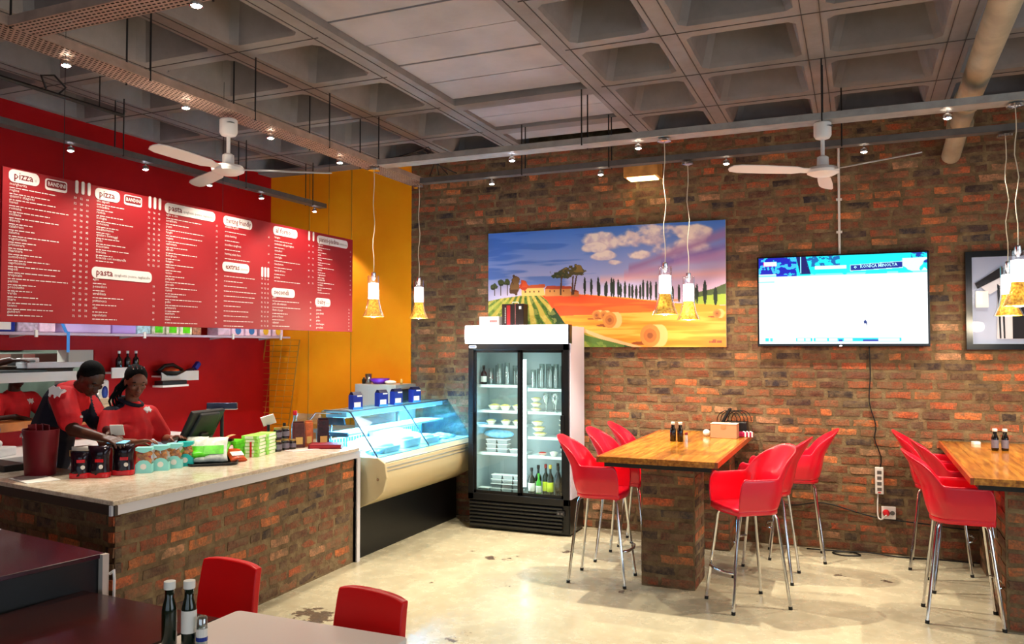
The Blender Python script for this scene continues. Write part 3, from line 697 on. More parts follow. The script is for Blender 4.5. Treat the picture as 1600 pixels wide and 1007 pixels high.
    # hay bales
    for cx, cy, r in ((.485, .735, .022), (.515, .735, .02), (.54, .775, .034), (.705, .905, .047), (.965, .735, .018)):
        c.ell(cx-.01, cy+r*1.3, r*1.4, r*.35, rgb('#8a4a20')); c.rect(cx, cy-r*1.9, cx+r*.9, cy+r*1.9, rgb('#e9b87c')); c.ell(cx+r*.9, cy, r*.6, r*1.9, rgb('#e9b87c')); c.ell(cx, cy, r*.85, r*1.95, rgb('#c98748')); c.ell(cx, cy, r*.55, r*1.2, rgb('#b26f3c')); c.ell(cx, cy, r*.25, r*.5, rgb('#8c5430'))
    rr = random.Random(2); x = .935
    for k in range(7): c.rect(x, .945+rr.uniform(-.008, .004), x+.006, .965, rgb('#8c4a2a')); x += .007
    c.sat = 1.18; c.a = c.a*.95; return c
pa = thing('landscape_painting', 'large unframed canvas of farmhouse, vineyard rows, cypresses and hay bales', 'painting', (-2.41, YB-.056, 2.458))
obj('stretcher_box', MB().bb(-1.253, 1.253, -.002, .03, -.613, .613), mat('canvas_edge', '#c9bfae', .8), pa)
cv_ = paint_landscape().sheet(2.506, 1.226); cv_.materials.append(vcol('oil_paint', .55)); obj('painted_canvas', cv_, None, pa, (0, -.0035, 0))

# television --------------------------------------------------------------
def tv_pic():
    c = Canvas(360, 204, (.97, .985, 1)); U, V = c.U, c.V; n = c.fbm(40, 30, 5, 3); n2 = c.fbm(14, 8, 6, 3)
    c.rect(0, 0, 1, .22, rgb('#00dce8')); c.put((V < .22)*(U < .24)*(n > .40), rgb('#0410b0')); c.put((V < .22)*(U < .24)*(n < .34), rgb('#39b6ff'))
    c.poly([(.235, 0), (.295, 0), (.325, .2), (.26, .2)], rgb('#060660')); c.rect(.262, 0, .266, .19, rgb('#8feaff'))
    c.put((V < .12)*(U > .3)*(U < .5)*(n > .62), rgb('#0a5ca8')); c.rect(.35, .115, .54, .15, rgb('#d6fff6')); c.rect(0, .19, .11, .27, rgb('#e8ffff'))
    c.put((V < .27)*(V > .2)*(n2 > .5), rgb('#7ff4f2')); c.put((V < .26)*(V > .2)*(U > .11)*(U < .24)*(n2 > .45), rgb('#0a2ad0'))
    c.put((V < .12)*(U > .91)*(n > .5), rgb('#0b35a0')); c.put((V < .2)*(V > .06)*(U > .86)*(n2 > .48), rgb('#d8fff4'))
    c.poly([(.56, .115), (.86, .09), (.865, .165), (.56, .185)], rgb('#c8f6ff')); c.poly([(.565, .12), (.86, .096), (.86, .158), (.565, .178)], rgb('#061f8c'))
    c.rect(.03, .05, .115, .10, (1, 1, 1)); c.rect(.03, .05, .035, .10, rgb('#ff4fa0')); c.rect(.03, .093, .115, .10, rgb('#ff8ac0'))
    c.put((V > .22)*(V < .29+.0*U), (.9, 1, 1)); c.rect(0, .275, .1, .29, rgb('#8cf4f4'))
    c.poly([(.635, .81-.06), (.645, .73), (.655, .75), (.655, .80), (.648, .77), (.64, .775)], rgb('#12307a'))
    for x0, x1, col in ((.04, .06, '#00d8e0'), (.07, .085, '#3ce0e8'), (.23, .33, '#18cfe0'), (.34, .85, '#18cfe0')): c.rect(x0, .93, x1, .97, rgb(col))
    for x0, x1 in ((.24, .28), (.29, .32), (.35, .42), (.43, .48), (.52, .57), (.72, .84)): c.rect(x0, .936, x1, .965, (.95, 1, 1))
    c.rect(.63, .95, .72, .97, rgb('#1020a0')); c.rect(.49, .95, .51, .97, rgb('#1020a0')); return c
tv = thing('television', 'large flat television on the brick wall showing a bright white ice rink', 'television', (-.141, YB-.09, 2.27))
obj('tv_case', MB().bb(-.722, .722, -.012, .035, -.42, .42), mat('gloss_black', '#08080a', .2), tv, bevel=.006)
scr = tv_pic().sheet(1.412, .80); scr.materials.append(vcol('screen_glow', .3, emit=1.2)); obj('screen', scr, None, tv, (0, -.0135, .006))
t_ = MB(); put_text(t_, 'KONICA MINOLTA', (.32, -.0145, .290), (1, 0, .03), (-.03, 0, 1), .040, .003, 'CENTER', maxw=.30); put_text(t_, 'o', (.115, -.0145, .283), (1, 0, 0), (0, 0, 1), .05, .008)
obj('banner_lettering', t_, mat('screen_text', '#a8ecff', .4, emit=1, ecol='#a8ecff'), tv)
t_ = MB(); put_text(t_, 'SS', (-.655, -.0145, .334), (1, 0, 0), (0, 0, 1), .022, .006); obj('channel_mark', t_, mat('screen_red', '#ff2050', .4, emit=1, ecol='#ff2050'), tv)
obj('wall_bracket', MB().bb(-.2, .2, .035, .09, -.15, .15), M_rod, tv); obj('logo_light', MB().bb(-.01, .01, -.014, -.011, -.417, -.41), M_bulbc, tv)
cdt = thing('cable_conduit', 'thin white vertical conduit from the trunking down to the television', 'conduit', (-.143, YB-.02, 0))
obj('conduit_tube', MB().tube([(0, 0, 2.68), (0, 0, 3.7)], .011, 8), mat('white_plastic', '#e4dfd8', .4), cdt, auto=True)
for z in (2.9, 3.2): obj('saddle', MB().bb(-.025, .025, -.008, .02, z-.01, z+.01), _mc['white_plastic'], cdt)
# framed shirt ------------------------------------------------------------
fs = thing('framed_shirt', 'black framed display of a black and white striped sports shirt', 'picture', (1.52, YB-.06, 2.245))
fr = MB()
for x0, x1, z0, z1 in ((-.66, .66, .372, .42), (-.66, .66, -.42, -.372), (-.66, -.612, -.372, .372), (.612, .66, -.372, .372)): fr.bb(x0, x1, -.02, .055, z0, z1)
obj('frame', fr, mat('gloss_black'), fs); obj('backing_board', MB().bb(-.612, .612, .02, .05, -.372, .372), mat('pale_blue_mount', '#b4bedc', .6), fs)
M_sw = mat('shirt_white', '#d8d6e0', .8); M_sb = mat('shirt_black', '#15121c', .8)
SX = -.15
sh = obj('shirt_body', MB().prism([(SX-.28, -.33), (SX-.27, .1), (SX-.25, .22), (SX-.12, .31), (SX+.12, .31), (SX+.25, .22), (SX+.27, .1), (SX+.28, -.33)], .002, .016, 'Y'), M_sw, fs)
for x0, x1 in ((-.165, -.075), (-.02, .06), (.12, .21)): obj('stripe', MB().prism([(SX+x0, -.328), (SX+x1, -.328), (SX+x1, .2), (SX+x0, .2)], -.002, .002, 'Y'), M_sb, sh)
for x in (-.255, -.225): obj('piping_stripe', MB().prism([(SX+x-.006, -.325), (SX+x+.006, -.325), (SX+x+.0, .12), (SX+x-.02, .14)], -.002, .002, 'Y'), M_sb, sh)
for s in (-1, 1):
    sl = obj('sleeve', MB().prism([(SX+s*.22, .24), (SX+s*.22, .12), (SX+s*.33, .05), (SX+s*.42, .14), (SX+s*.30, .25)], -.002, .014, 'Y'), M_sw, fs)
    obj('sleeve_band', MB().prism([(SX+s*.20, .27), (SX+s*.20, .22), (SX+s*.42, .10), (SX+s*.44, .145), (SX+s*.24, .285)], -.006, -.002, 'Y'), M_sb, sl)
obj('collar', MB().prism([(SX-.12, .33), (SX-.1, .25), (SX+0, .2), (SX+.1, .25), (SX+.12, .33)], -.004, .014, 'Y'), M_sb, fs)
obj('price_card', MB().bb(-.585, -.49, -.004, .01, -.06, .08), mat('card_white', '#f6f4f0', .6), fs)
obj('glass', MB().bb(-.612, .612, -.012, -.009, -.372, .372), glassy('picture_glass', '#ffffff', .0), fs)

# sockets & cables on the wall -----------------------------------------------
M_wp = _mc['white_plastic']; M_bc = mat('black_cable', '#0e0c0b', .5); M_redp = mat('red_plug', '#c4121c', .4)
ps = thing('power_strip', 'white vertical power strip fixed to the brick under the television', 'power strip', (.163, YB-.03, .655))
obj('strip_body', MB().bb(-.035, .035, -.02, .02, -.118, .118), M_wp, ps, bevel=.005)
for z in (-.075, -.025, .025, .075): obj('outlet', MB().bb(-.018, .018, -.0225, -.019, z-.014, z+.014), mat('outlet_dark', '#5a5450', .5), ps)
obj('red_switch', MB().bb(-.012, .012, -.024, -.019, -.108, -.098), M_redp, ps)
so = thing('wall_socket', 'square cream wall socket with a red plug, low on brick wall', 'socket', (.235, YB-.03, .375))
obj('plate', MB().bb(-.058, .058, -.008, .012, -.055, .055), M_wp, so, bevel=.004)
obj('red_plug', MB().lathe([(.03, 0), (.03, .02), (.02, .04), (.004, .042)], n=12).xf(Matrix.Translation((-.02, -.008, 0)) @ Matrix.Rotation(pi/2, 4, 'X')), M_redp, so, auto=True)
obj('spare_outlet', MB().lathe([(.02, 0), (.018, .003)], n=12).xf(Matrix.Translation((.03, -.008, 0)) @ Matrix.Rotation(pi/2, 4, 'X')), _mc['outlet_dark'], so)
def cable(label, pts, r=.006, m=M_bc, n=6):
    P = [Vector(p) for p in pts]; q = []
    for i in range(len(P)-1):
        a, b, c, d = P[max(i-1, 0)], P[i], P[i+1], P[min(i+2, len(P)-1)]
        for k in range(5):
            t = k/5; q.append(.5*((2*b)+(-a+c)*t+(2*a-5*b+4*c-d)*t*t+(-a+3*b-3*c+d)*t**3))
    q.append(P[-1]); return tag(obj('cable', MB().tube(q, r, n), m, smooth=True), label, 'cable')
yw = YB-.022
cable('black cable hanging from television bottom down to the power strip', [(.095, yw, 1.86), (.10, yw, 1.6), (.09, yw-.005, 1.35), (.14, yw, 1.15), (.13, yw, 1.02), (.18, yw, .86), (.17, yw, .77)])
cable('white flex looping from the power strip to the red plug', [(.15, yw, .54), (.145, yw-.01, .42), (.15, yw-.02, .33), (.18, yw-.04, .32), (.215, yw-.075, .365)], .007, M_wp)
cable('black cable drooping along the brick wall above floor behind stools', [(-.9, yw, .45), (-.6, yw, .38), (-.3, yw, .42), (.1, yw, .33), (.5, yw, .30), (.9, yw, .28), (1.3, yw, .34)])
cable('black cable coiled on the floor at foot of the brick wall', [(-.45, 7.93, .008), (-.1, 7.95, .008), (0, 7.85, .008), (-.15, 7.80, .008), (-.22, 7.88, .01), (.05, 7.94, .02), (.3, 7.93, .008), (.7, 7.97, .008), (1.4, 7.96, .008)])

# ================================================================== FRIDGE
M_blk = mat('fridge_black', '#0b0b0d', .35); M_fwh = mat('fridge_white', '#d9d3e2', .35); M_fin = mat('fridge_liner', '#b4c0c0', .4)
M_fsh = mat('fridge_shelf', '#e0eaea', .3); M_sign = mat('lit_canopy', '#ffffff', .4, emit=3.2, ecol='#fdf6ff'); M_tube = mat('lit_tube', '#ffffff', .4, emit=9, ecol='#f2fbff')
fx0, fx1, fy0, fy1 = -3.675, -2.59, 7.5, 7.95
fg = thing('drinks_fridge', 'tall black two door display fridge with glowing white header', 'fridge', (0, 0, 0))
sh = MB(); sh.bb(fx0, fx0+.035, fy0+.04, fy1, .02, 1.87); sh.bb(fx1-.035, fx1, fy0+.04, fy1, .02, 1.87); sh.bb(fx0, fx1, fy1-.03, fy1, .02, 1.87); sh.bb(fx0, fx1, fy0+.04, fy1, .3, .345); sh.bb(fx0, fx1, fy0+.04, fy1, 1.82, 1.87)
obj('cabinet_shell', sh, M_blk, fg)
obj('side_panel', MB().bb(fx1, fx1+.012, fy0+.03, fy1, .36, 2.05), M_fwh, fg, label='pale lilac white outer side panel'); obj('side_panel', MB().bb(fx0-.008, fx0, fy0+.03, fy1, .36, 1.87), M_blk, fg)
ln = MB(); ln.bb(fx0+.036, fx0+.05, fy0+.06, fy1-.04, .345, 1.82); ln.bb(fx1-.05, fx1-.036, fy0+.06, fy1-.04, .345, 1.82); ln.bb(fx0+.036, fx1-.036, fy1-.045, fy1-.031, .345, 1.82); ln.bb(fx0+.036, fx1-.036, fy0+.05, fy1-.03, .346, .36); ln.bb(fx0+.036, fx1-.036, fy0+.05, fy1-.03, 1.805, 1.819)
obj('inner_liner', ln, M_fin, fg)
hd = MB(); hd.prism([(fy0-.03, 1.88), (fy0-.045, 1.93), (fy0-.045, 2.02), (fy0-.03, 2.065), (fy0+.04, 2.065), (fy0+.04, 1.88)], fx0-.02, fx1+.01, 'X')
obj('lit_header', hd, M_sign, fg); obj('header_end_cap', MB().bb(fx1+.01, fx1+.025, fy0-.045, fy0+.03, 1.88, 2.065), M_blk, fg)
obj('top_housing', MB().bb(fx0, fx1, fy0+.04, fy1, 1.87, 2.05), M_fwh, fg)
fr = MB(); fr.bb(fx0, fx0+.06, fy0, fy0+.04, .30, 1.88); fr.bb(fx1-.06, fx1, fy0, fy0+.04, .30, 1.88); fr.bb(fx0, fx1, fy0, fy0+.04, 1.815, 1.88); fr.bb(fx0, fx1, fy0, fy0+.04, .30, .365)
obj('front_frame', fr, M_blk, fg, bevel=.004)
obj('maker_badge', MB().prism(rrect(.085, .03, .012), 0, .004, 'Y').xf(Matrix.Translation((fx0+.05, fy0-.004, 1.848))), mat('badge_white', '#dfe8f4', .3), fg)
obj('badge_stripe', MB().bb(fx0+.02, fx0+.08, fy0-.0055, fy0-.004, 1.844, 1.852), mat('badge_blue', '#234a8c', .4), fg)
xm = -3.115
for k, (a, b, hx, yo) in enumerate(((fx0+.055, xm+.01, fx0+.045, .012), (xm-.0, fx1-.055, fx1-.065, .028))):
    d = MB(); yy = fy0+yo
    for q in ((a, a+.03, .365, 1.815), (b-.03, b, .365, 1.815), (a, b, 1.79, 1.815), (a, b, .365, .395)): d.bb(q[0], q[1], yy, yy+.014, q[2], q[3])
    dr = obj('sliding_door', d, M_blk, fg); obj('pane', MB().bb(a+.03, b-.03, yy+.004, yy+.008, .395, 1.79), glassy('fridge_glass', '#eef8f6', .05), dr)
    obj('door_handle', MB().bb(hx-.016, hx+.018, fy0-.02, fy0+.008, .86, 1.18), M_blk, dr, bevel=.004)
obj('light_tube', MB().tube([(-3.085, fy0+.075, .45), (-3.085, fy0+.075, 1.72)], .02, 10), M_tube, fg)
light('AREA', 'fridge_light', (-3.13, fy0+.07, 1.1), 5, (.93, 1, .98), rot=(pi/2, 0, 0), shape='RECTANGLE', size=.9, size_y=1.3)
bs = MB(); bs.bb(fx0+.01, fx1-.01, fy0+.03, fy1-.02, .02, .3); obj('compressor_base', bs, M_blk, fg)
for k in range(7): obj('louvre', MB().box(((fx0+fx1)/2-.03, fy0+.018, .055+k*.036), (1.0, .03, .02), rx=.5), M_blk, fg)
obj('switch_panel', MB().bb(fx1-.13, fx1-.05, fy0+.005, fy0+.03, .20, .25), mat('panel_dark', '#1d1d20', .4), fg)
for x in (fx1-.11, fx1-.075): obj('rocker_switch', MB().bb(x-.01, x+.01, fy0, fy0+.006, .215, .235), _mc['outlet_dark'], fg)
ZL = [1.455, 1.195, 1.045, .765]; ZRr = [1.425, 1.195, .945, .755]
for z in ZL: obj('shelf', MB().bb(fx0+.055, xm-.01, fy0+.10, fy1-.05, z-.014, z), M_fsh, fg, label=None); obj('shelf_lip', MB().bb(fx0+.055, xm-.01, fy0+.095, fy0+.1, z-.022, z+.006), M_fsh, fg)
for z in ZRr: obj('shelf', MB().bb(xm+.06, fx1-.055, fy0+.10, fy1-.05, z-.014, z), M_fsh, fg); obj('shelf_lip', MB().bb(xm+.06, fx1-.055, fy0+.095, fy0+.1, z-.022, z+.006), M_fsh, fg)
# contents
ORD = ['first', 'second', 'third', 'fourth', 'fifth', 'sixth', 'seventh', 'eighth', 'ninth']
M_dg = glassy('drinking_glass', '#cfdcd8', .28); M_dgs = glassy('drinking_glass_tall', '#dfe9e6', .35)
def glassware(kind, x, y, z, h, r, label, group=None):
    if kind == 'tumbler': prof = [(r*.72, 0), (r*.75, .004), (r, h), (r*.94, h), (r*.68, .012)]
    else: prof = [(r*.9, 0), (r*.85, .006), (.006, .012), (.005, h*.4), (r*.75, h*.52), (r, h*.75), (r*.82, h), (r*.76, h), (r*.7, h*.58), (.003, h*.45)]
    o = obj('drinking_glass' if kind == 'tumbler' else 'wine_glass', MB().lathe(prof, n=16), M_dgs if kind != 'tumbler' else M_dg, loc=(x, y, z), smooth=True)
    return tag(o, label, 'glass', group)
for i, (x, y, h) in enumerate(((-3.50, 7.68, .17), (-3.44, 7.72, .2), (-3.39, 7.66, .22), (-3.335, 7.71, .19), (-3.30, 7.64, .23), (-3.24, 7.70, .2), (-3.19, 7.66, .17))):
    glassware('tumbler', x, y, ZL[0], h, .027, 'clear tall drinking glass on top left fridge shelf, '+ORD[i]+' from left', 'glasses on the top left fridge shelf')
for i, (x, y, h) in enumerate(((-3.02, 7.66, .19), (-2.97, 7.70, .2), (-2.92, 7.64, .25), (-2.87, 7.69, .25), (-2.83, 7.65, .23), (-2.77, 7.64, .25), (-2.72, 7.70, .23), (-2.69, 7.65, .2))):
    glassware('tumbler', x, y, ZRr[0], h, .028, 'clear tall beer glass on top right fridge shelf, '+ORD[i]+' from left', 'glasses on the top right fridge shelf')
for i, (x, y) in enumerate(((-2.88, 7.65), (-2.81, 7.68), (-2.76, 7.60), (-2.69, 7.67))): glassware('wine', x, y, ZRr[1], .19, .034, 'clear stemmed wine glass on second right fridge shelf, '+ORD[i]+' from left', 'wine glasses in the fridge')
def bottle(name, x, y, z, h, r, m, label, cat='bottle', lab=None, labz=(.15, .45), cap=None, neck=.36, capm=None, group=None, rz=0):
    t = thing(name, label, cat, (x, y, z), rz, group); nr = max(.009, r*neck)
    obj('glass_body', MB().lathe([(r*.85, 0), (r, .006), (r, h*.55), (r*.9, h*.62), (nr, h*.74), (nr, h*.93)], n=18), m, t, smooth=True)
    if capm: obj('cap', MB().lathe([(nr*1.2, h*.88), (nr*1.25, h*.89), (nr*1.25, h), (nr*1.1, h*1.004)], n=14), capm, t, auto=True)
    if lab: obj('paper_label', MB().lathe([(r*1.015, h*labz[0]), (r*1.015, h*labz[1])], n=18, cap=False), lab, t, smooth=True)
    return t
M_gb = mat('dark_green_glass', '#0d1a0c', .12, coat=.3); M_gk = mat('black_glass', '#0a0707', .12, coat=.3); M_gg = mat('bright_green_glass', '#3f9a22', .15)
M_lw = mat('label_white', '#e8e4dc', .6); M_ly = mat('label_lime', '#c4cc2a', .6); M_lo = mat('label_ochre', '#c9a35a', .6); M_cy = mat('foil_yellow', '#c8b04a', .4); M_cr = mat('foil_red', '#8c1f1c', .4); M_cb = mat('cap_black', '#101010', .4)
ws = [(-3.03, 7.63, .27, .035, M_gb, M_lw, M_cb, 'dark wine bottle with white label, leftmost in fridge'), (-2.985, 7.70, .29, .034, M_gb, M_lw, M_cb, 'dark wine bottle behind the leftmost two in fridge'),
      (-2.95, 7.62, .22, .027, M_gg, M_lw, M_gg, 'small bright green bottle among the fridge wines'), (-2.89, 7.66, .31, .033, M_gb, M_ly, M_cr, 'wine bottle with red capsule and lime label in fridge'),
      (-2.83, 7.63, .31, .034, M_gb, M_ly, M_cy, 'wine bottle with yellow capsule and lime label in fridge'), (-2.775, 7.70, .32, .033, M_gk, None, M_cb, 'black wine bottle standing at back of fridge floor'),
      (-2.745, 7.62, .30, .035, M_gk, None, M_cb, 'black wine bottle with bird motif, front of fridge floor'), (-2.70, 7.68, .31, .033, M_gb, M_lo, M_cy, 'wine bottle with yellow capsule behind the ochre label one'),
      (-2.665, 7.61, .30, .032, M_gb, M_lo, M_cy, 'wine bottle with ochre label, rightmost in fridge')]
for x, y, h, r, m, lb_, cp, s in ws: bottle('wine_bottle', x, y, .362, h, r, m, s, lab=lb_, capm=cp)
for i, (x, y, s) in enumerate(((-3.575, 7.66, 'dark bottle at left end of the top fridge shelf'), (-3.155, 7.72, 'dark bottle at right end of the top left fridge shelf'))): bottle('beer_bottle', x, y, ZL[0], .2, .032, M_gk, s, lab=M_lw, capm=M_cb)
M_food = mat('pale_food', '#d6c77c', .6, var=.25, vscale=40); M_film = mat('white_dish', '#eeeade', .4); M_foil = mat('foil_tray', '#aeb4b8', .3, .7); M_lid = mat('foil_lid', '#eef0ee', .5)
def bowl(x, y, z, r, label, food=M_food, h=.05, g=None):
    t = thing('food_bowl', label, 'bowl', (x, y, z), 0, g)
    obj('dish', MB().lathe([(r*.5, 0), (r*.55, .004), (r, h), (r*.95, h), (r*.5, .01)], n=18), M_film, t, smooth=True)
    obj('food', MB().ell((0, 0, h*.8), (r*.88, r*.88, h*.55), 14, 8), food, t, smooth=True)
def ftray(x, y, z, label, rz=0, g=None):
    t = thing('foil_container', label, 'container', (x, y, z), rz, g)
    obj('tray', MB().prism([(-.05, -.035), (.05, -.035), (.05, .035), (-.05, .035)], 0, .002).box((0, 0, .02), (.096, .07, .038), taper=1.18), M_foil, t)
    obj('lid', MB().bb(-.062, .062, -.046, .046, .039, .044), M_lid, t)
for x, y, r, s in ((-3.46, 7.68, .07, 'largest salad bowl on second left shelf of fridge'), (-3.33, 7.66, .06, 'middle salad bowl on second left shelf of fridge'), (-3.2, 7.68, .06, 'right salad bowl on second left shelf of fridge')): bowl(x, y, ZL[1], r, s)
for x, y, s in ((-3.49, 7.66, 'white food bowl at left of third left shelf of fridge'), (-3.33, 7.67, 'yellow food bowl in middle of third left shelf of fridge'), (-3.2, 7.67, 'yellow food bowl at right of third left shelf of fridge')): bowl(x, y, ZL[2], .055, s, h=.045)
for k in range(3): bowl(-2.99, 7.66, ZRr[1]+.052*k, .058, ('bottom', 'middle', 'top')[k]+' dish of pale dough in short stack beside fridge wine glasses', h=.03)
for k in range(3): bowl(-2.95-.012*k, 7.66, ZRr[2]+.056*k, .075-.006*k, ('bottom', 'middle', 'top')[k]+' bowl of pale food on third right fridge shelf', h=.035)
for k in range(4): bowl(-2.70, 7.65, ZRr[2]+.05*k, .045, ('lowest', 'second lowest', 'second highest', 'highest')[k]+' packed dish in the right hand stack of third right fridge shelf', mat('brown_food', '#8a7040', .6), h=.03)
bowl(-2.92, 7.65, ZRr[3], .05, 'low dish of red food on the fourth right fridge shelf', mat('red_food', '#b8352a', .5), .03); bowl(-2.80, 7.65, ZRr[3], .045, 'small white ramekin on fourth right fridge shelf', M_film, .04)
for z in range(3): bowl(-2.70, 7.68, ZRr[3]+.045*z, .042, ('bottom', 'middle', 'top')[z]+' stacked white bowl at right of fourth right fridge shelf', M_film, .03)
for k, (x, z) in enumerate([(x, z) for x in (-3.47, -3.35) for z in (0, 1, 2)]): ftray(x, 7.66, ZL[3]+.046*z, f"{('bottom', 'middle', 'top')[z]} foil container in the {'left' if x < -3.4 else 'right'} pile on fourth left fridge shelf")
tag(obj('plastic_bag', MB().ell((0, 0, .045), (.17, .07, .045), 16, 8), mat('blue_film', '#7cc4e8', .25, var=.2, vscale=30), loc=(-3.42, 7.70, ZL[3]+.14), smooth=True), 'pale blue plastic bag lying over foil containers in the fridge', 'bag')
ftray(-3.2, 7.64, ZL[3], 'single foil container at right end of fourth left fridge shelf'); 
for k, (x, z) in enumerate([(x, z) for x in (-3.42, -3.30, -3.18) for z in range(4)]):
    ftray(x+.004*z, 7.66, .362+.046*z, f"{('bottom', 'second', 'third', 'top')[z]} foil container in {('left', 'middle', 'right')[(-3.42, -3.30, -3.18).index(x)]} column on the fridge floor")
ftray(-3.55, 7.63, .362, 'lone foil container at left corner of fridge floor')
# on top of the fridge
M_cw = mat('carton_white', '#eeeae6', .6); M_rd = mat('carton_red', '#9c1018', .4); M_dk = mat('carton_black', '#17090c', .4)
b = thing('carton', 'white carton with red lettering on the glowing fridge header', 'box', (-3.49, 7.66, 2.05))
obj('box', MB().bb(-.11, .11, -.06, .06, 0, .11), M_cw, b, bevel=.003); t_ = MB()
for k in range(6): t_.bb(.012+.014*k, .022+.014*k, -.0615, -.0605, .05, .072)
obj('lettering', t_, M_rd, b)
t_ = MB()
for k in range(4): t_.bb(-.09, -.02, -.0615, -.0605, .085-k*.014, .088-k*.014)
obj('print_lines', t_, mat('print_blue', '#6070b0', .6), b)
b = thing('coffee_tin', 'tall dark red and black carton with handle on top of the fridge', 'box', (-3.22, 7.66, 2.05))
obj('box', MB().bb(-.125, .115, -.06, .06, 0, .235), M_dk, b, bevel=.004); obj('red_stripe', MB().bb(-.07, -.03, -.0615, -.06, .01, .22), M_rd, b); obj('silver_edge', MB().bb(.02, .03, -.0615, -.06, 0, .235), M_chrome, b)
obj('small_mark', MB().bb(.065, .09, -.0615, -.06, .18, .21), M_cw, b); obj('carry_handle', MB().tube([(-.04, 0, .233), (-.03, 0, .255), (.03, 0, .255), (.04, 0, .233)], .005, 6), M_cw, b)
t_ = MB()
for k in range(9): t_.bb(-.089, -.083, -.0615, -.0605, .04+.018*k, .052+.018*k)
obj('lettering', t_, M_cw, b)

# ================================================================== DELI CASE
dx = 0
M_beige = mat('case_beige', '#c9b88f', .4); M_caseb = mat('case_black', '#0a0a0c', .4); M_casew = mat('case_white', '#e4f1f6', .35)
dc = thing('deli_case', 'glass fronted refrigerated deli counter glowing blue white, beige rim, black base', 'display case', (0, 0, 0))
Y0, Y1 = 6.05, 7.93
obj('base_plinth', MB().bb(-4.5, -4.03, Y0+.01, Y1, .0, .47), M_caseb, dc)
prof = [(-4.03, .44), (-3.86, .53), (-3.79, .60), (-3.755, .72), (-3.775, .83), (-3.84, .875), (-4.0, .88), (-4.0, .62), (-4.5, .62), (-4.5, .44)]
obj('front_apron', MB().prism([p for p in prof], Y0+.03, Y1, 'Y'), M_beige, dc, auto=True)
obj('end_cheek', MB().prism([(-4.04, .43), (-3.85, .525), (-3.78, .595), (-3.745, .72), (-3.765, .84), (-3.84, .885), (-4.51, .89), (-4.51, .43)], Y0, Y0+.03, 'Y'), M_beige, dc, bevel=.006)
obj('cheek_screw', MB().lathe([(.012, 0), (.012, .004)], n=10).xf(Matrix.Translation((-3.83, Y0-.003, .70)) @ Matrix.Rotation(pi/2, 4, 'X')), M_chrome, dc)
for z, x in ((.80, -3.768), (.77, -3.763), (.84, -3.785)): obj('trim_strip', MB().bb(x-.004, x+.004, Y0+.03, Y1, z-.005, z+.005), mat('satin_metal', '#c9c6bd', .3, .6), dc)
obj('display_deck', MB().bb(-4.45, -3.86, Y0+.03, Y1, .80, .885), M_casew, dc)
obj('rear_wall', MB().bb(-4.5, -4.46, Y0+.03, Y1, .6, 1.0), M_casew, dc); 
gl = MB(); 
for k in range(40): gl.bb(-4.46, -4.456, Y0+.06+k*.046, Y0+.085+k*.046, .90, .99)
stuff(obj('rear_grille', gl, mat('grille_blue', '#2f7fb0', .4), dc))
M_cg = glassy('case_glass', '#d4eef8', .03)
def pane(p0, p1, label=None):
    m = MB(); m.add([(p0[0], Y0+.02, p0[1]), (p0[0], Y1, p0[1]), (p1[0], Y1, p1[1]), (p1[0], Y0+.02, p1[1])], [(0, 1, 2, 3)]); return obj('front_glass', m, M_cg, dc, sol=.006)
pane((-3.85, .88), (-4.14, 1.275))
obj('top_glass', MB().bb(-4.44, -4.14, Y0+.02, Y1, 1.266, 1.274), M_cg, dc)
obj('light_canopy', MB().bb(-4.42, -4.2, Y0+.06, Y1, 1.215, 1.262), M_casew, dc, label='white lamp housing under the top glass')
obj('lamp_strip', MB().bb(-4.36, -4.26, Y0+.08, Y1-.04, 1.205, 1.214), mat('deli_lamp', '#e8f8ff', .4, emit=18, ecol='#9cd8ff'), dc)
obj('canopy_bracket', MB().prism([(-4.42, 1.15), (-4.40, 1.215), (-4.22, 1.215), (-4.20, 1.15)], Y0+.035, Y0+.055, 'Y'), mat('bracket_brown', '#6a5550', .4), dc)
obj('end_glass', MB().prism([(-3.87, .885), (-4.14, 1.27), (-4.44, 1.27), (-4.45, .885)], Y0+.014, Y0+.02, 'Y'), M_cg, dc)
obj('end_glass', MB().prism([(-3.87, .885), (-4.14, 1.27), (-4.44, 1.27), (-4.45, .885)], Y1-.006, Y1, 'Y'), M_cg, dc)
obj('inner_shelf', MB().bb(-4.44, -4.18, Y0+.05, Y1-.03, 1.055, 1.07), M_casew, dc); obj('shelf_end_rail', MB().bb(-4.42, -4.17, Y0+.03, Y0+.05, 1.045, 1.085), _mc['bracket_brown'], dc)
M_sv = mat('dark_metal_bar', '#5c6468', .3, .7)
for y in (Y0+.03, Y0+.95): obj('glass_bar', MB().tube([(-3.855, y, .885), (-4.135, y, 1.262), (-4.17, y, 1.278), (-4.42, y, 1.278)], .007, 6), M_sv, dc)
for y in (Y0+.12, Y0+1.3): obj('shelf_prop', MB().tube([(-4.42, y, .885), (-4.40, y, 1.2), (-4.2, y, 1.235)], .007, 6), M_chrome, dc)
obj('top_front_edge', MB().tube([(-4.14, Y0+.02, 1.272), (-4.14, Y1, 1.272)], .007, 6), M_sv, dc)
light('AREA', 'deli_light', (-4.3, 7.0, 1.2), 80, (.18, .66, 1), rot=(0, 0, 0), shape='RECTANGLE', size=.14, size_y=1.7)
light('AREA', 'deli_light_lower', (-4.2, 7.0, 1.045), 55, (.35, .76, 1), rot=(0, 0, 0), shape='RECTANGLE', size=.3, size_y=1.7)
M_ice = mat('white_cheese', '#f3f6f6', .5, var=.05); M_pk = mat('wrapped_meat', '#a9b8c4', .3, var=.5, vscale=35)
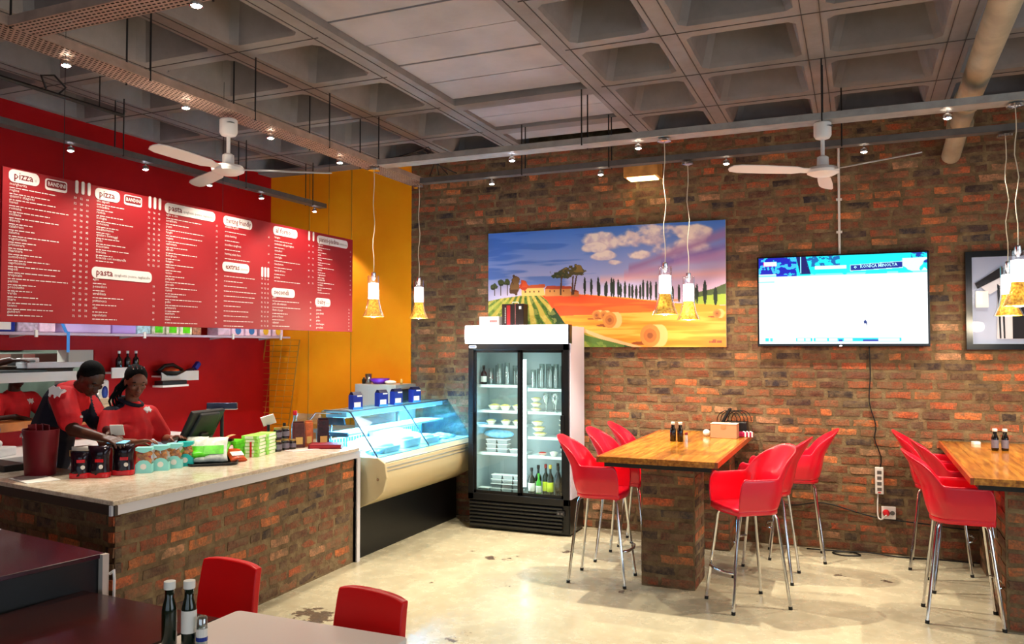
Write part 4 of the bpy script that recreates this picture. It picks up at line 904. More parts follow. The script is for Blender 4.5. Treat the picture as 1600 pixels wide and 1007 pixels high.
def tub(x, y, w, d, h, label, m=M_ice):
    t = thing('food_tub', label, 'tub', (x, y, .886)); obj('tub', MB().box((0, 0, h/2), (w, d, h), taper=1.06), M_film, t, bevel=.01); obj('contents', MB().ell((0, 0, h), (w*.46, d*.46, .03), 14, 8), m, t, smooth=True)
tub(-4.03, 6.45, .2, .26, .055, 'white food tray nearest the front left of the deli case'); tub(-4.28, 6.55, .22, .3, .08, 'white tub behind the front tray in the deli case')
tub(-4.06, 6.85, .22, .3, .08, 'large white tub in the middle front of deli case'); tub(-4.29, 7.0, .26, .34, .13, 'tallest rounded white tub in the centre of deli case'); tub(-4.03, 7.22, .2, .26, .06, 'low white tub right of the centre in deli case')
tub(-4.30, 7.42, .2, .22, .05, 'small tub at the back right of deli case', M_pk)
r5 = random.Random(9)
for k in range(9):
    x = r5.uniform(-4.5, -3.98); y = 7.4+.055*k
    tag(obj('wrapped_food', MB().ell((0, 0, .018), (.06, .035, .018), 12, 6), M_pk, loc=(-3.98-.1*(k % 3), y, .886), rz=r5.uniform(0, 3), smooth=True), 'film wrapped portion of cured meat at right end of deli case', 'food', 'wrapped portions in the deli case')
for k in range(6): tag(obj('wrapped_food', MB().ell((0, 0, .02), (.05, .03, .02), 12, 6), M_pk, loc=(-3.97-.075*(k % 2), 6.2+.05*k, .886), rz=k*1.1, smooth=True), 'film wrapped portion of meat at the near end of deli case', 'food', 'wrapped portions near deli case cheek')
M_blue = mat('pasta_box_blue', '#0a2c8a', .35); M_blue2 = mat('pasta_box_light_blue', '#3c8ad8', .35); M_navy = mat('box_navy', '#081036', .3)
def bluebox(x, y, rz, label):
    t = thing('pasta_box', label, 'box', (x, y, 1.279), rz)
    obj('carton', MB().box((0, 0, .065), (.07, .11, .13)), M_blue, t, bevel=.003); obj('gable_top', MB().prism([(-.035, .13), (.035, .13), (.012, .158), (-.012, .158)], -.05, .05, 'Y'), M_navy, t)
    obj('label_field', MB().bb(.0355, .037, -.045, .03, .02, .065), M_lw, t); obj('light_band', MB().bb(.0352, .0362, -.054, .054, .0, .02), M_blue2, t); obj('top_seal', MB().bb(.018, .0365, -.01, .045, .115, .127), M_lw, t)
    obj('side_window', MB().bb(-.02, .02, .0555, .0565, .01, .07), M_lo, t)
for (x, y, s) in ((-4.22, 6.28, 'blue pasta box on deli case glass top, leftmost of four'), (-4.21, 6.70, 'blue pasta box on deli case glass top, second of four'), (-4.19, 6.94, 'blue pasta box on deli case glass top, third of four'), (-4.2, 7.32, 'blue pasta box on deli case top against the brick, rightmost')): bluebox(x, y, -.3, s)
# sneeze guard beside it, oven behind
sg = thing('sneeze_guard', 'clear acrylic guard between the counter end and deli case', 'glass guard', (-4.45, 6.0, .98))
obj('side_panel', MB().prism([(-.25, 0), (.2, 0), (.05, .27), (-.2, .27)], -.003, .003, 'Y'), glassy('acrylic', '#e8f4fa', .16), sg); obj('prop_bar', MB().tube([(-.25, -.01, 0), (.0, -.01, .28), (.28, -.01, .28)], .005, 6), M_chrome, sg)
M_steel = mat('steel_oven', '#b7afa4', .35, .3)
st = thing('steel_cabinet', 'low steel worktable against the ochre wall behind deli case', 'table', (-4.95, 7.72, 0)); obj('table_top', MB().bb(-.6, .42, -.28, .28, .9, .94), M_steel, st)
for sx in (-.56, .40):
    for sy in (-.24, .24): obj('leg', MB().bb(sx-.02, sx+.02, sy-.02, sy+.02, 0, .9), M_steel, st)
ov = thing('oven', 'grey steel countertop oven against ochre wall behind deli case', 'oven', (-4.80, 7.72, .94))
obj('oven_body', MB().bb(-.3, .22, -.15, .2, .02, .5), M_steel, ov, bevel=.008); obj('oven_front', MB().bb(.22, .27, -.15, .2, .02, .5), mat('oven_edge', '#8a8278', .4, .3), ov, bevel=.005); obj('oven_window', MB().bb(.271, .278, -.12, .17, .25, .45), M_caseb, ov); obj('control_strip', MB().bb(.2, .24, -.154, -.149, .27, .46), M_caseb, ov)
for s in ((-.25, -.1), (-.25, .15), (.2, -.1), (.2, .15)): obj('foot', MB().bb(s[0]-.015, s[0]+.015, s[1]-.015, s[1]+.015, 0, .02), M_caseb, ov)
M_pur = mat('purple_plastic', '#6a1f9a', .35)
tag(obj('bowl', MB().lathe([(.06, 0), (.07, .005), (.115, .06), (.108, .06), (.06, .01)], n=24), M_pur, loc=(-4.85, 7.68, 1.44), smooth=True), 'purple plastic bowl on top of the grey oven', 'bowl')
gl = thing('jar', 'tall clear measuring jar on the oven beside purple bowl', 'jar', (-4.98, 7.66, 1.44)); obj('jar_body', MB().lathe([(.03, 0), (.035, .01), (.04, .11), (.036, .11), (.03, .01)], n=16), M_dg, gl, smooth=True)
bg = thing('bottle', 'small black capped bottle at the left of oven top', 'bottle', (-5.04, 7.66, 1.44)); obj('bottle_body', MB().lathe([(.02, 0), (.022, .045), (.01, .055), (.01, .07)], n=12), M_cb, bg, smooth=True)
tag(obj('plastic_bag', MB().ell((0, 0, .022), (.07, .05, .022), 12, 8), M_film, loc=(-4.70, 7.66, 1.44), smooth=True), 'crumpled pale bag on oven right of purple bowl', 'bag')
bg = thing('salt_shaker', 'small brown shaker at right corner of the oven top', 'shaker', (-4.56, 7.66, 1.44)); obj('shaker_body', MB().lathe([(.014, 0), (.014, .04), (.006, .06)], n=10), M_lo, bg, smooth=True)
# ================================================================== SERVICE COUNTER
def stone():
    n = NT('cream_stone_top'); t = n.noise(14, 7, .7); t2 = n.noise(90, 3)
    c = n.ramp(t.outputs[0], [(.35, hexc('#c0ab92')), (.5, hexc('#dccbb4')), (.65, hexc('#ece0cc'))]); n.l(n.mix(.25, c.outputs[0], n.ramp(t2.outputs[0], [(.4, hexc('#8f7f66')), (.6, hexc('#e6dcc8'))]).outputs[0]), n.b.inputs['Base Color'])
    n.b.inputs['Roughness'].default_value = .18; return n.m
M_stone = stone(); M_lip = mat('counter_lip_white', '#d5d3d6', .4)
ZK = .98
sc = thing('service_counter', 'L shaped service counter of reclaimed brick with a pale stone top', 'counter', (0, 0, 0))
top = [(-3.87, 3.36), (-3.96, 5.96), (-4.72, 5.98), (-4.70, 4.22), (-4.86, 4.06), (-6.2, 4.26), (-6.2, 3.745)]
obj('worktop', MB().prism(top, ZK-.03, ZK), M_stone, sc, bevel=.006)
A = Vector((-3.87, 3.36)); Bv = Vector((-3.96, 5.96)); Cv = Vector((-6.2, 3.745))
def wallseg(p, q, t0, t1, z0, z1):
    d = (q-p).normalized(); n = Vector((-d.y, d.x)); return MB().prism([tuple(p+n*t0), tuple(q+n*t0), tuple(q+n*t1), tuple(p+n*t1)], z0, z1)
obj('front_lip', wallseg(A, Bv, .012, .03, ZK-.088, ZK-.03), M_lip, sc); obj('side_lip', wallseg(Cv, A, .012, .03, ZK-.088, ZK-.03), mat('lip_dark_brown', '#3f352c', .6), sc, label='dark brown edging under the stone')  # front lip is pale, side lip dark brown
def inset(P, Q, d=.035): pass
ax = atan2(Bv.y-A.y, Bv.x-A.x); ac = atan2(A.y-Cv.y, A.x-Cv.x)
core = [(-3.92, 3.42), (-4.005, 5.93), (-4.10, 5.94), (-4.05, 3.52), (-6.15, 3.87), (-6.15, 3.785)]
obj('masonry_core', MB().prism(core, 0, ZK-.09), M_mortar, sc)
nF = Vector((sin(ax), -cos(ax))); nS = Vector((sin(ac), -cos(ac)))
# bricks on the front (towards +X) and on the left return (towards the camera)
p0 = Vector((-3.92, 3.405)); brickwork(sc, (p0.x+nF.x*.003, p0.y, 0), ax, 2.53, ZK-.09, limit=190, seed=11)
q0 = Vector((-6.15, 3.785)); L2 = (Vector((-3.92, 3.42))-q0).length; a2 = atan2(3.42-3.785, -3.92+6.15)
brickwork(sc, (q0.x+sin(a2)*.003, q0.y-cos(a2)*.003, 0), a2, L2+.01, ZK-.09, limit=105, seed=12)
ep = obj('end_panel', MB().bb(-4.72, -3.985, 5.945, 5.975, 0, ZK-.03), M_caseb, sc); obj('end_trim', MB().bb(-4.0, -3.972, 5.945, 5.99, 0, ZK-.03), M_lip, sc)
obj('back_panel', MB().bb(-4.68, -4.64, 4.25, 5.94, 0, ZK-.03), _mc['lip_dark_brown'], sc)

# ---- goods on the counter
def clutter(name, label, cat, x, y, rz=0, z=ZK, group=None): return thing(name, label, cat, (x, y, z), rz, group)
M_bin = mat('burgundy_leather', '#7a0d1a', .5, var=.15, vscale=5); M_bin2 = mat('crimson_card', '#b01a28', .5)
t = clutter('menu_bin', 'tall burgundy leather bin of menus at the counter left end', 'bin', -5.13, 3.86, -.35)
sh_ = MB().lathe([(.115, 0), (.118, .004), (.142, .31), (.135, .31), (.11, .012)], n=32).xf(Matrix.Diagonal((1, .78, 1, 1))); obj('bin_body', sh_, M_bin, t, auto=True)
for k in range(3): obj('menu_card', MB().box((-.05+.03*k, -.03+.03*k, .2), (.16, .006, .28), ry=-.10+.05*k, rx=.05), M_bin2 if k == 0 else M_bin, t)
obj('white_tick', MB().prism([(-.06, .265), (-.035, .285), (.0, .265), (.0, .255), (-.033, .272), (-.057, .255)], -.112, -.104, 'Y'), M_lw, t)
tag(obj('tray', MB().bb(-.2, .2, -.08, .08, 0, .045), mat('black_plastic', '#0c0b0c', .4), loc=(-5.62, 3.93, ZK), rz=-.16, bevel=.005), 'flat black box at the far left end of the counter', 'box')
tag(obj('paper_sheet', MB().bb(-.16, .16, -.1, .1, 0, .004), M_lw, loc=(-4.97, 3.70, ZK+.001), rz=-.3), 'white paper lying beneath the burgundy bin edge', 'paper')
t = clutter('wooden_crate', 'wooden crate with dark base between burgundy bin and snack bags', 'crate', -4.86, 4.02+.0, -.1)
obj('crate_base', MB().bb(-.09, .09, -.07, .06, 0, .12), _mc['black_plastic'], t); obj('crate_top', MB().bb(-.1, .1, -.08, .07, .12, .16), mat('raw_timber', '#b08a55', .6, var=.2, vscale=10), t); obj('paper_stack', MB().bb(-.09, .09, -.07, .06, .16, .185), M_lw, t)
# shiny snack bags
M_bagk = mat('dark_foil_bag', '#1a0d16', .15, .2, var=.4, vscale=40); M_bagr = mat('red_foil_bag', '#c41620', .25)
def pillow(w, h, d, nx=9, nz=11, seed=0, crimp=.12):
    r = random.Random(seed); mb = MB(); v = []; f = []
    for s in (-1, 1):
        for j in range(nz):
            for i in range(nx):
                u = i/(nx-1)*2-1; t = j/(nz-1); e = (1-u*u)**.5; tp = min(1, (1-t)/.18)**.6*min(1, .65+t*4)
                v.append((u*w/2*(1-.10*sin(t*pi)), s*(d/2*e*tp+.001)+r.uniform(-.004, .004)*e, t*h))
    n = nx*nz
    for s in (0, 1):
        for j in range(nz-1):
            for i in range(nx-1):
                a = s*n+j*nx+i; q = (a, a+1, a+nx+1, a+nx); f.append(q if s == 0 else q[::-1])
    for j in range(nz-1): f += [(j*nx, (j+1)*nx, n+(j+1)*nx, n+j*nx), (n+j*nx+nx-1, n+(j+1)*nx+nx-1, (j+1)*nx+nx-1, j*nx+nx-1)]
    f += [tuple([n+i for i in range(nx)]+[i for i in range(nx-1, -1, -1)]), tuple([(nz-1)*nx+i for i in range(nx)]+[n+(nz-1)*nx+i for i in range(nx-1, -1, -1)])]
    return mb.add(v, f)
FC = -.85+pi/2+.0      # things face the camera side of the counter
def snack(x, y, rz, label, s=1.0, seed=0):
    t = clutter('snack_bag', label, 'bag', x, y, rz)
    obj('bag_body', pillow(.15*s, .21*s, .08, seed=seed), M_bagk, t, smooth=True)
    obj('red_base', MB().prism([(p[0], p[1]) for p in rrect(.146*s, .082, .03)], 0, .035), M_bagr, t, bevel=.006)
    obj('red_badge', MB().bb(-.005, .045, -.046, -.036, .105, .125), M_bagr, t); obj('white_badge', MB().lathe([(.014, 0), (.014, .003)], n=12).xf(Matrix.Translation((.035, -.044, .075)) @ Matrix.Rotation(pi/2, 4, 'X')), M_lw, t)
snack(-4.75, 3.86, .5, 'shiny dark snack bag with red base, leftmost of three by bin', .85, 1)
snack(-4.66, 3.93, .4, 'shiny dark snack bag with red base, middle of three by bin', 1, 2)
snack(-4.60, 4.07, .5, 'shiny dark snack bag with red base, right one beside biscuit boxes', 1, 3)
M_mint = mat('mint_card', '#8fdcd6', .5); M_teal = mat('teal_card', '#1fb8b4', .5); M_bisc = mat('biscuit', '#d08c3a', .6, var=.12, vscale=50); M_cell = glassy('cellophane', '#fff8ee', .05, .15)
def biscuits(x, y, rz, label, m):
    t = clutter('biscuit_box', label, 'box', x, y, rz)
    w, d = .105, .07
    obj('card_tray', MB().prism([(-w/2, 0), (w/2, 0), (w/2, .06), (w/4, .085), (0, .09), (-w/4, .085), (-w/2, .06)], -d/2-.002, -d/2+.002, 'Y').bb(-w/2, w/2, d/2-.004, d/2, 0, .07).bb(-w/2, -w/2+.003, -d/2, d/2, 0, .06).bb(w/2-.003, w/2, -d/2, d/2, 0, .06).bb(-w/2, w/2, -d/2, d/2, 0, .003), m, t)
    obj('lid_flap', MB().prism([(-w/2, .155), (w/2, .155), (w/2, .175), (-w/2, .175)], -d/2-.002, d/2, 'Y'), m, t); obj('scallop', MB().prism([(-w/2, .158), (-w/4, .145), (0, .14), (w/4, .145), (w/2, .158)], -d/2-.004, -d/2, 'Y'), m, t)
    obj('cellophane', MB().bb(-w/2+.002, w/2-.002, -d/2+.001, d/2-.004, .06, .155), M_cell, t)
    obj('round_sticker', MB().lathe([(.02, 0), (.02, .002)], n=12).xf(Matrix.Translation((0, -d/2-.002, .045)) @ Matrix.Rotation(pi/2, 4, 'X')), M_lw, t)
    r = random.Random(hash(label) % 99 if 0 else int(y*100)); bm = MB()
    for k in range(30): bm.ell((r.uniform(-.033, .033), r.uniform(-.02, .016), .03+k*.0037), (.020, .015, .012), 8, 5, Euler((r.uniform(-1, 1), r.uniform(-1, 1), r.uniform(0, 3))))
    stuff(obj('biscuits', bm, M_bisc, t))
for (x, y, m, s) in ((-4.545, 4.20, M_mint, 'mint green box of biscuits, leftmost of the row on counter'), (-4.525, 4.33, M_mint, 'mint green box of biscuits, second in the counter row'), (-4.525, 4.45, M_mint, 'mint green box of biscuits, third in the counter row'), (-4.53, 4.56, M_teal, 'brighter teal box of biscuits, rightmost of the row')): biscuits(x, y, .62, s, m)
# tray with bags
M_green = mat('lime_packet', '#58d018', .35, var=.2, vscale=25); M_wht = mat('white_film_bag', '#e6eadf', .2, var=.15, vscale=30)
t = clutter('black_tray', 'thin black tray under packets in the middle of the counter', 'tray', -4.40, 4.70, .7); obj('tray_base', MB().prism(rrect(.34, .22, .05), 0, .008), _mc['black_plastic'], t); obj('tray_rim', MB().tube([(*p, .014) for p in rrect(.34, .22, .05)], .006, 6, closed=True), _mc['black_plastic'], t)
def lay(name, m, x, y, z, rz, w, h, d, label, tilt=1.2, seed=0, badge=None):
    t = thing(name, label, 'packet', (x, y, z), rz); mb = pillow(w, h, d, seed=seed); mb.xf(Matrix.Rotation(-tilt, 4, 'X')); o = obj('packet_body', mb, m, t, smooth=True)
    if badge: obj('print_patch', MB().bb(-w*.35, w*.35, -d*.6, -d*.52, h*.2, h*.55).xf(Matrix.Rotation(-tilt, 4, 'X')), badge, t)
lay('pasta_bag', M_wht, -4.50, 4.62, ZK+.02, .6, .16, .2, .06, 'clear white pasta bag next to teal biscuit box', .5, 5, M_green)
lay('pasta_bag', M_wht, -4.40, 4.70, ZK+.02, .7, .2, .2, .07, 'white and green pasta bag leaning on the black tray', .6, 6, M_green)
lay('crisp_packet', M_bagk, -4.42, 4.86, ZK+.015, .9, .15, .2, .05, 'dark blue crisp packet lying behind the green pasta bag', .8, 7, M_bagr)
lay('crisp_packet', mat('orange_packet', '#c24a1c', .3, var=.3, vscale=30), -4.30, 4.86, ZK+.01, 1.1, .13, .17, .045, 'orange crisp packet at the right of the black tray', 1.15, 8, M_wht)
for k, (x, y, z, a) in enumerate(((-4.63, 4.68, .11, .3), (-4.47, 4.62, .14, .9), (-4.46, 4.76, .12, .5), (-4.49, 4.90, .13, 1.2))):
    lay('green_packet', M_green, x, y, ZK+.012+z*.35, a, .2, .2, .05, ('left low', 'left upper', 'right low', 'right upper')[k]+' lime green packet heaped in front of the till screen', 1.15, 20+k)
# stack of green and white pasta boxes
M_lime = mat('lime_box', '#9ee25a', .45); M_limew = mat('lime_white_face', '#eef6d8', .5)
cnt = 0
for col, (x, y) in enumerate(((-4.52, 5.02), (-4.44, 5.19), (-4.47, 5.34))):
    for k in range(6 if col else 5):
        t = thing('pasta_carton', f"{('lowest', 'second', 'third', 'fourth', 'fifth', 'topmost')[k]} flat green carton in the {('left', 'middle', 'right')[col]} pile right of the till", 'box', (x, y, ZK+.028*k), .28+.05*((k*7+col) % 3-1), 'piled green cartons')
        w = .13 if col else .16
        obj('carton', MB().bb(-w/2-.0, w/2, -.09, .09, 0, .0265), M_lime if col else M_green, t, bevel=.002)
        if col: obj('white_face', MB().bb(-w/2+.03, w/2-.03, -.0915, -.09, .003, .024).bb(w/2, w/2+.0012, -.05, .075, .003, .024), M_limew, t)
t = thing('red_clip', 'small red strip standing against green cartons', 'tag', (-4.40, 5.10, ZK)); obj('strip', MB().bb(-.004, .004, -.008, .008, 0, .12), M_bagr, t)
# jars
M_jar = mat('dark_jar', '#120d10', .2, coat=.4); M_jl = mat('jar_label_grey', '#6a6470', .4); M_gold = mat('jar_lid_gold', '#a58a50', .3, .6)
def jar(x, y, z, label, s=1, body=M_jar):
    t = thing('sauce_jar', label, 'jar', (x, y, ZK+z)); obj('jar_body', MB().lathe([(.03*s, 0), (.034*s, .005), (.034*s, .075*s), (.028*s, .083*s)], n=18), body, t, auto=True); obj('lid', MB().lathe([(.031*s, .083*s), (.032*s, .097*s), (.025*s, .0985*s)], n=18), M_gold, t, auto=True)
    obj('paper_label', MB().lathe([(.0345*s, .02*s), (.0345*s, .06*s)], n=18, cap=False), M_jl, t)
for i, (x, y) in enumerate(((-4.44, 5.47), (-4.44, 5.57))):
    for k in range(2): jar(x, y, .1*k, f"dark jar with gold lid, {('bottom', 'top')[k]} of the {('left', 'right')[i]} pair beside green cartons")
jar(-4.43, 5.655, 0, 'small dark jar before the red bags, right of the stacked jars', .85)
bottle('sauce_bottle', -4.50, 5.63, ZK, .22, .03, mat('red_sauce', '#6c1410', .2), 'red sauce bottle standing behind the small dark jar', lab=M_jl, capm=M_cb)
def coffee(x, y, m, label, w=.1, h=.21, seed=0): t = clutter('coffee_bag', label, 'bag', x, y, .8); obj('bag_body', MB().box((0, 0, h/2), (w, .07, h), taper=.9).prism([(-w*.45, h), (w*.45, h), (w*.45, h+.015), (-w*.45, h+.015)], -.004, .004, 'Y'), m, t, bevel=.008); obj('print_patch', MB().bb(-w*.3, w*.3, -.0365, -.033, .03, .09), M_lo, t)
coffee(-4.45, 5.76, mat('brown_foil', '#4a2420', .3, var=.3, vscale=30), 'brown foil coffee bag right of the red sauce bottle'); coffee(-4.42, 5.86, mat('copper_foil', '#b55a2c', .3, var=.3, vscale=30), 'copper orange bag between two dark coffee bags', .07); coffee(-4.32, 5.93, mat('deep_plum_foil', '#2c1016', .25, var=.3, vscale=30), 'tall plum dark coffee bag at the end of counter row', .1, .23)
bottle('water_bottle', -4.60, 5.90, ZK, .3, .033, glassy('water_plastic', '#bfe8f0', .22), 'clear water bottle with red cap behind coffee bags', capm=M_bagr, neck=.45)
t = clutter('menu_book', 'dark red menu book lying flat at counter end', 'book', -4.22, 5.84, .5); obj('cover', MB().bb(-.14, .14, -.1, .1, .0, .008).bb(-.14, .14, -.1, .1, .03, .036).bb(-.14, -.134, -.1, .1, 0, .036), M_bin, t); obj('pages', MB().bb(-.13, .135, -.095, .095, .009, .029), M_bin2, t)
tag(obj('paper_sheet', MB().bb(-.13, .13, -.07, .07, 0, .003), mat('pink_paper', '#d8b8b4', .6), loc=(-4.30, 5.62, ZK+.001), rz=1.2), 'pinkish leaflet lying in front of the jars', 'paper')
t = clutter('card_reader', 'small tilted white screen on dark stand behind jars', 'device', -4.66, 5.62, .6); obj('stand', MB().tube([(0, 0, 0), (0, 0, .2)], .012, 8).lathe([(.05, 0), (.05, .01)], n=14), M_cb, t); obj('screen_panel', MB().box((0, 0, .24), (.11, .012, .09), rx=.5, ry=-.3), M_lw, t)
# till
M_till = mat('till_black', '#1a1a1d', .55)
t = clutter('till', 'black touchscreen till seen from behind on the counter', 'till', -4.62, 4.80, -1.5)
obj('base', MB().bb(-.13, .13, -.1, .1, 0, .05), M_till, t, bevel=.01); obj('neck', MB().box((0, .0, .13), (.08, .05, .18), rx=-.2), M_till, t, bevel=.008)
obj('monitor', MB().box((0, 0, .26), (.36, .035, .29), rx=-.5), M_till, t, bevel=.01); obj('rear_shell', MB().box((0, .035, .28), (.27, .045, .2), rx=-.5, taper=.8), M_till, t, bevel=.012)
obj('screen_glass', MB().box((0, -.018, .251), (.33, .004, .26), rx=-.5), M_caseb, t)
tl = t
t = clutter('customer_display', 'black pole display with a wide bar head behind the till', 'till display', -4.60, 5.00, .5); obj('foot', MB().lathe([(.06, 0), (.06, .015), (.02, .03)], n=16), M_till, t, auto=True); obj('pole', MB().tube([(0, 0, .02), (0, 0, .385)], .014, 10), M_till, t, auto=True); obj('display_head', MB().box((0, 0, .405), (.23, .04, .05)), mat('display_navy', '#0d0e2c', .25), t, bevel=.005); obj('head_trim', MB().bb(-.115, .115, -.021, .021, .376, .382), M_steel, t)
t = clutter('receipt_roll', 'curl of cream receipt paper rising beside till', 'paper', -4.46, 4.93, -.4); m = MB(); v = []; 
for i in range(9): a = i/8*1.6; v += [(-.03, -.1*cos(a)+.04, .10+.09*sin(a)), (.03, -.1*cos(a)+.04, .10+.09*sin(a))]
m.add(v, [(2*i, 2*i+1, 2*i+3, 2*i+2) for i in range(8)]); m.bb(-.03, .03, -.07, -.03, 0, .11); obj('paper_curl', m, mat('receipt_cream', '#cfa877', .6), t)

# ---- red wall shelf, rail shelves, rack, things on them
M_sht = mat('shelf_glass_edge', '#b8a6b8', .3)
t = thing('wall_shelf', 'long shelf on the red wall below the menu board', 'shelf', (-6.46, 0, 1.96)); obj('shelf_board', MB().bb(-.16, .16, 3.2, 7.98, -.012, .01), M_sht, t)
for y in (3.6, 4.98-.3, 5.8, 7.0, 7.8): obj('bracket', MB().prism([(-.16, -.012), (.06, -.012), (-.16, -.035)], y-.006, y+.006, 'Y'), M_lip, t); obj('front_clip', MB().bb(.155, .17, y-.012, y+.012, -.03, .03), M_lw, t)
def shelfitem(name, y, w, h, m, label, cat='box', band=None):
    t = thing(name, label, cat, (-6.45, y, 1.971)); obj('pack', MB().bb(-.08, .08, -w/2, w/2, 0, h), m, t, bevel=.01)
    if band: obj('label_patch', MB().bb(.08, .082, -w*.3, w*.3, h*.15, h*.7), band, t)
M_lav = mat('lavender_carton', '#c9b4e4', .5); M_lil = mat('lilac_carton', '#a98fd4', .5); M_pinkw = mat('pale_pink_bag', '#e4c8dc', .4, var=.15, vscale=20)
shelfitem('tissue_pack', 4.45, .2, .12, M_blue, 'blue and white pack at left end of red wall shelf', 'packet', M_lw); shelfitem('paper_bag', 4.66, .18, .12, mat('grey_pink_bag', '#bcaabc', .5, var=.3, vscale=30), 'crumpled greyish bag second from left on red wall shelf', 'bag'); shelfitem('paper_bag', 4.84, .15, .12, M_pinkw, 'pale pink bag beside blue ribbon on red wall shelf', 'bag')
shelfitem('carton', 5.24, .48, .12, M_lav, 'long lavender carton on red wall shelf'); shelfitem('carton', 5.63, .27, .12, M_lil, 'shorter lilac carton on red wall shelf')
for k, y in enumerate((5.86, 6.04, 6.22, 6.4)): 
    shelfitem('salad_pack', y, .16, .12, mat('pale_green_bag', '#d6dcc0', .3, var=.3, vscale=30) if k else mat('pale_blue_bag', '#a9cfd8', .3, var=.3, vscale=30), f"{('leftmost pale blue', 'second', 'third', 'rightmost')[k]} leafy salad bag on red wall shelf", 'bag', M_green if k else None)
shelfitem('snack_packet', 6.55, .12, .11, mat('brown_mix', '#a06a50', .5, var=.5, vscale=40), 'brown speckled packet next to salad bags on shelf', 'packet')
M_disc = mat('disc_blue', '#2f6fa8', .4); M_discy = mat('disc_yellow', '#d8a52c', .4)
for k, (y, m) in enumerate(((6.95, None), (7.16, M_disc), (7.38, M_disc), (7.62, M_discy), (7.84, M_discy))):
    shelfitem('flour_bag', y, .19, .12, M_pinkw, f"pale pink bag {('with plain front', 'with left blue disc', 'with right blue disc', 'with left yellow disc', 'with right yellow disc')[k]} at right of red wall shelf", 'bag')
    if m:
        tt = bpy.data.objects['flour_bag' if k == 0 else 'flour_bag.%03d' % k]; obj('round_logo', MB().lathe([(.045, 0), (.045, .003)], n=16).xf(Matrix.Translation((.081, 0, .06)) @ Matrix.Rotation(pi/2, 4, 'Y')), m, tt)
tag(obj('ribbon', MB().bb(-.002, .002, -.014, .014, -.16, .02).box((-.03, -.02, .06), (.004, .028, .12), rx=.5), M_blue2, loc=(-6.285, 4.97, 1.96)), 'blue ribbon hanging down from the red wall shelf', 'ribbon')
t = thing('wire_rack', 'yellow wire rack leaning in the ochre wall corner', 'rack', (-6.36, 7.9, .85))
fr = MB(); 
def RP(u, v): return (-.24+.50*u-.16*(1-v)+.05*(0), -.0-.0*v, 1.08*v)
obj('rack_frame', MB().tube([RP(0, 0), RP(1, 0), RP(1, 1), RP(0, 1)], .008, 6, closed=True), mat('ochre_wire', '#a8690c', .5), t)
for k in range(1, 16): obj('wire', MB().tube([RP(0, k/16), RP(1, k/16)], .003, 4), _mc['ochre_wire'], t)
for k in (1, 2, 3): obj('wire', MB().tube([RP(k/4, 0), RP(k/4, 1)], .003, 4), _mc['ochre_wire'], t)
# small white shelves on the red wall
def wsh(y0, y1, z, label): t = thing('rail_shelf', label, 'shelf', (XL, 0, z)); obj('shelf_board', MB().bb(0, .14, y0, y1, -.008, .008), M_white, t); obj('front_board', MB().bb(.13, .142, y0, y1, -.05, .05), M_white, t)
wsh(5.6, 5.98, 1.60, 'short white shelf on red wall between the two staff heads'); wsh(6.2, 6.7, 1.545, 'white shelf on red wall right of the woman')
for k in range(3):
    bottle('sauce_bottle', XL+.08, 5.73+.1*k, 1.608+.0, .2, .03, M_jar, f"{('left', 'middle', 'right')[k]} of three dark bottles with white caps on red wall shelf", capm=M_lw)
t = thing('food_basket', 'black basket holding orange packets on the red wall shelf', 'basket', (XL+.12, 6.33, 1.553)); obj('basket_body', MB().lathe([(.07, 0), (.16, .05), (.155, .05), (.065, .006)], n=20), _mc['black_plastic'], t, smooth=True); obj('handle', MB().tube([(0, -.15, .05), (0, -.08, .1), (0, .03, .11), (0, .16, .05)], .02, 8), _mc['black_plastic'], t, smooth=True); obj('packets', MB().ell((0, 0, .045), (.09, .1, .035), 12, 6), _mc['orange_packet'], t, smooth=True)
t = thing('label_printer', 'flat black and white device under the food basket', 'device', (XL+.16, 6.30, 1.46)); obj('device_body', MB().bb(-.06, .06, -.16, .16, 0, .045), _mc['black_plastic'], t, bevel=.008); obj('white_base', MB().bb(-.07, .07, -.17, .17, -.02, 0), M_white, t)
t = thing('handheld_scanner', 'blue handheld scanner lying on the right white shelf', 'device', (XL+.1, 6.62, 1.556), .0); obj('scanner_body', MB().box((0, -.05, .025), (.05, .18, .045), rx=.3), M_navy, t, bevel=.008); obj('scanner_head', MB().box((0, .09, .09), (.05, .09, .05), rx=.8), M_blue, t, bevel=.008)
t = thing('soap_dispenser', 'white and blue dispenser on red wall behind the man', 'dispenser', (XL+.06, 5.52, 1.30)); obj('dispenser_body', MB().bb(-.06, .05, -.09, .09, 0, .24), M_white, t, bevel=.03, seg=3); obj('blue_tank', MB().ell((.05, .03, .12), (.015, .035, .06), 12, 8), M_blue, t, smooth=True); obj('mount', MB().bb(-.06, .0, -.03, .03, .08, .16), M_white, t)
# pass-through ledge & kitchen contents
ps_ = thing('pass_sill', 'wooden sill of the kitchen pass opening', 'sill', (XL-.06, 0, 1.2)); obj('sill_board', MB().bb(-.12, .2, 3.4, 5.56, -.06, .012), mat('orange_timber', '#a8642c', .5, var=.2, vscale=8), ps_, bevel=.004)
t = thing('pass_shelf', 'white shelf band across the kitchen pass opening', 'shelf', (XL-.08, 0, 1.54)); obj('shelf_board', MB().bb(-.2, .06, 3.35, 5.35, 0, .02), M_white, t); obj('front_board', MB().bb(.05, .065, 3.35, 5.35, -.0, .085), M_white, t)
obj('support', MB().bb(-.2, .06, 5.33, 5.35, -.33, 0), M_white, t)
t = thing('ticket_shelf', 'white slotted bracket shelf high in the pass opening', 'shelf', (XL-.1, 5.2, 1.66)); obj('shelf_board', MB().bb(-.05, .1, -.35, .3, 0, .05), M_lip, t, bevel=.004); obj('corner_box', MB().bb(-.05, .1, .05, .31, .05, .16), M_wallw, t)
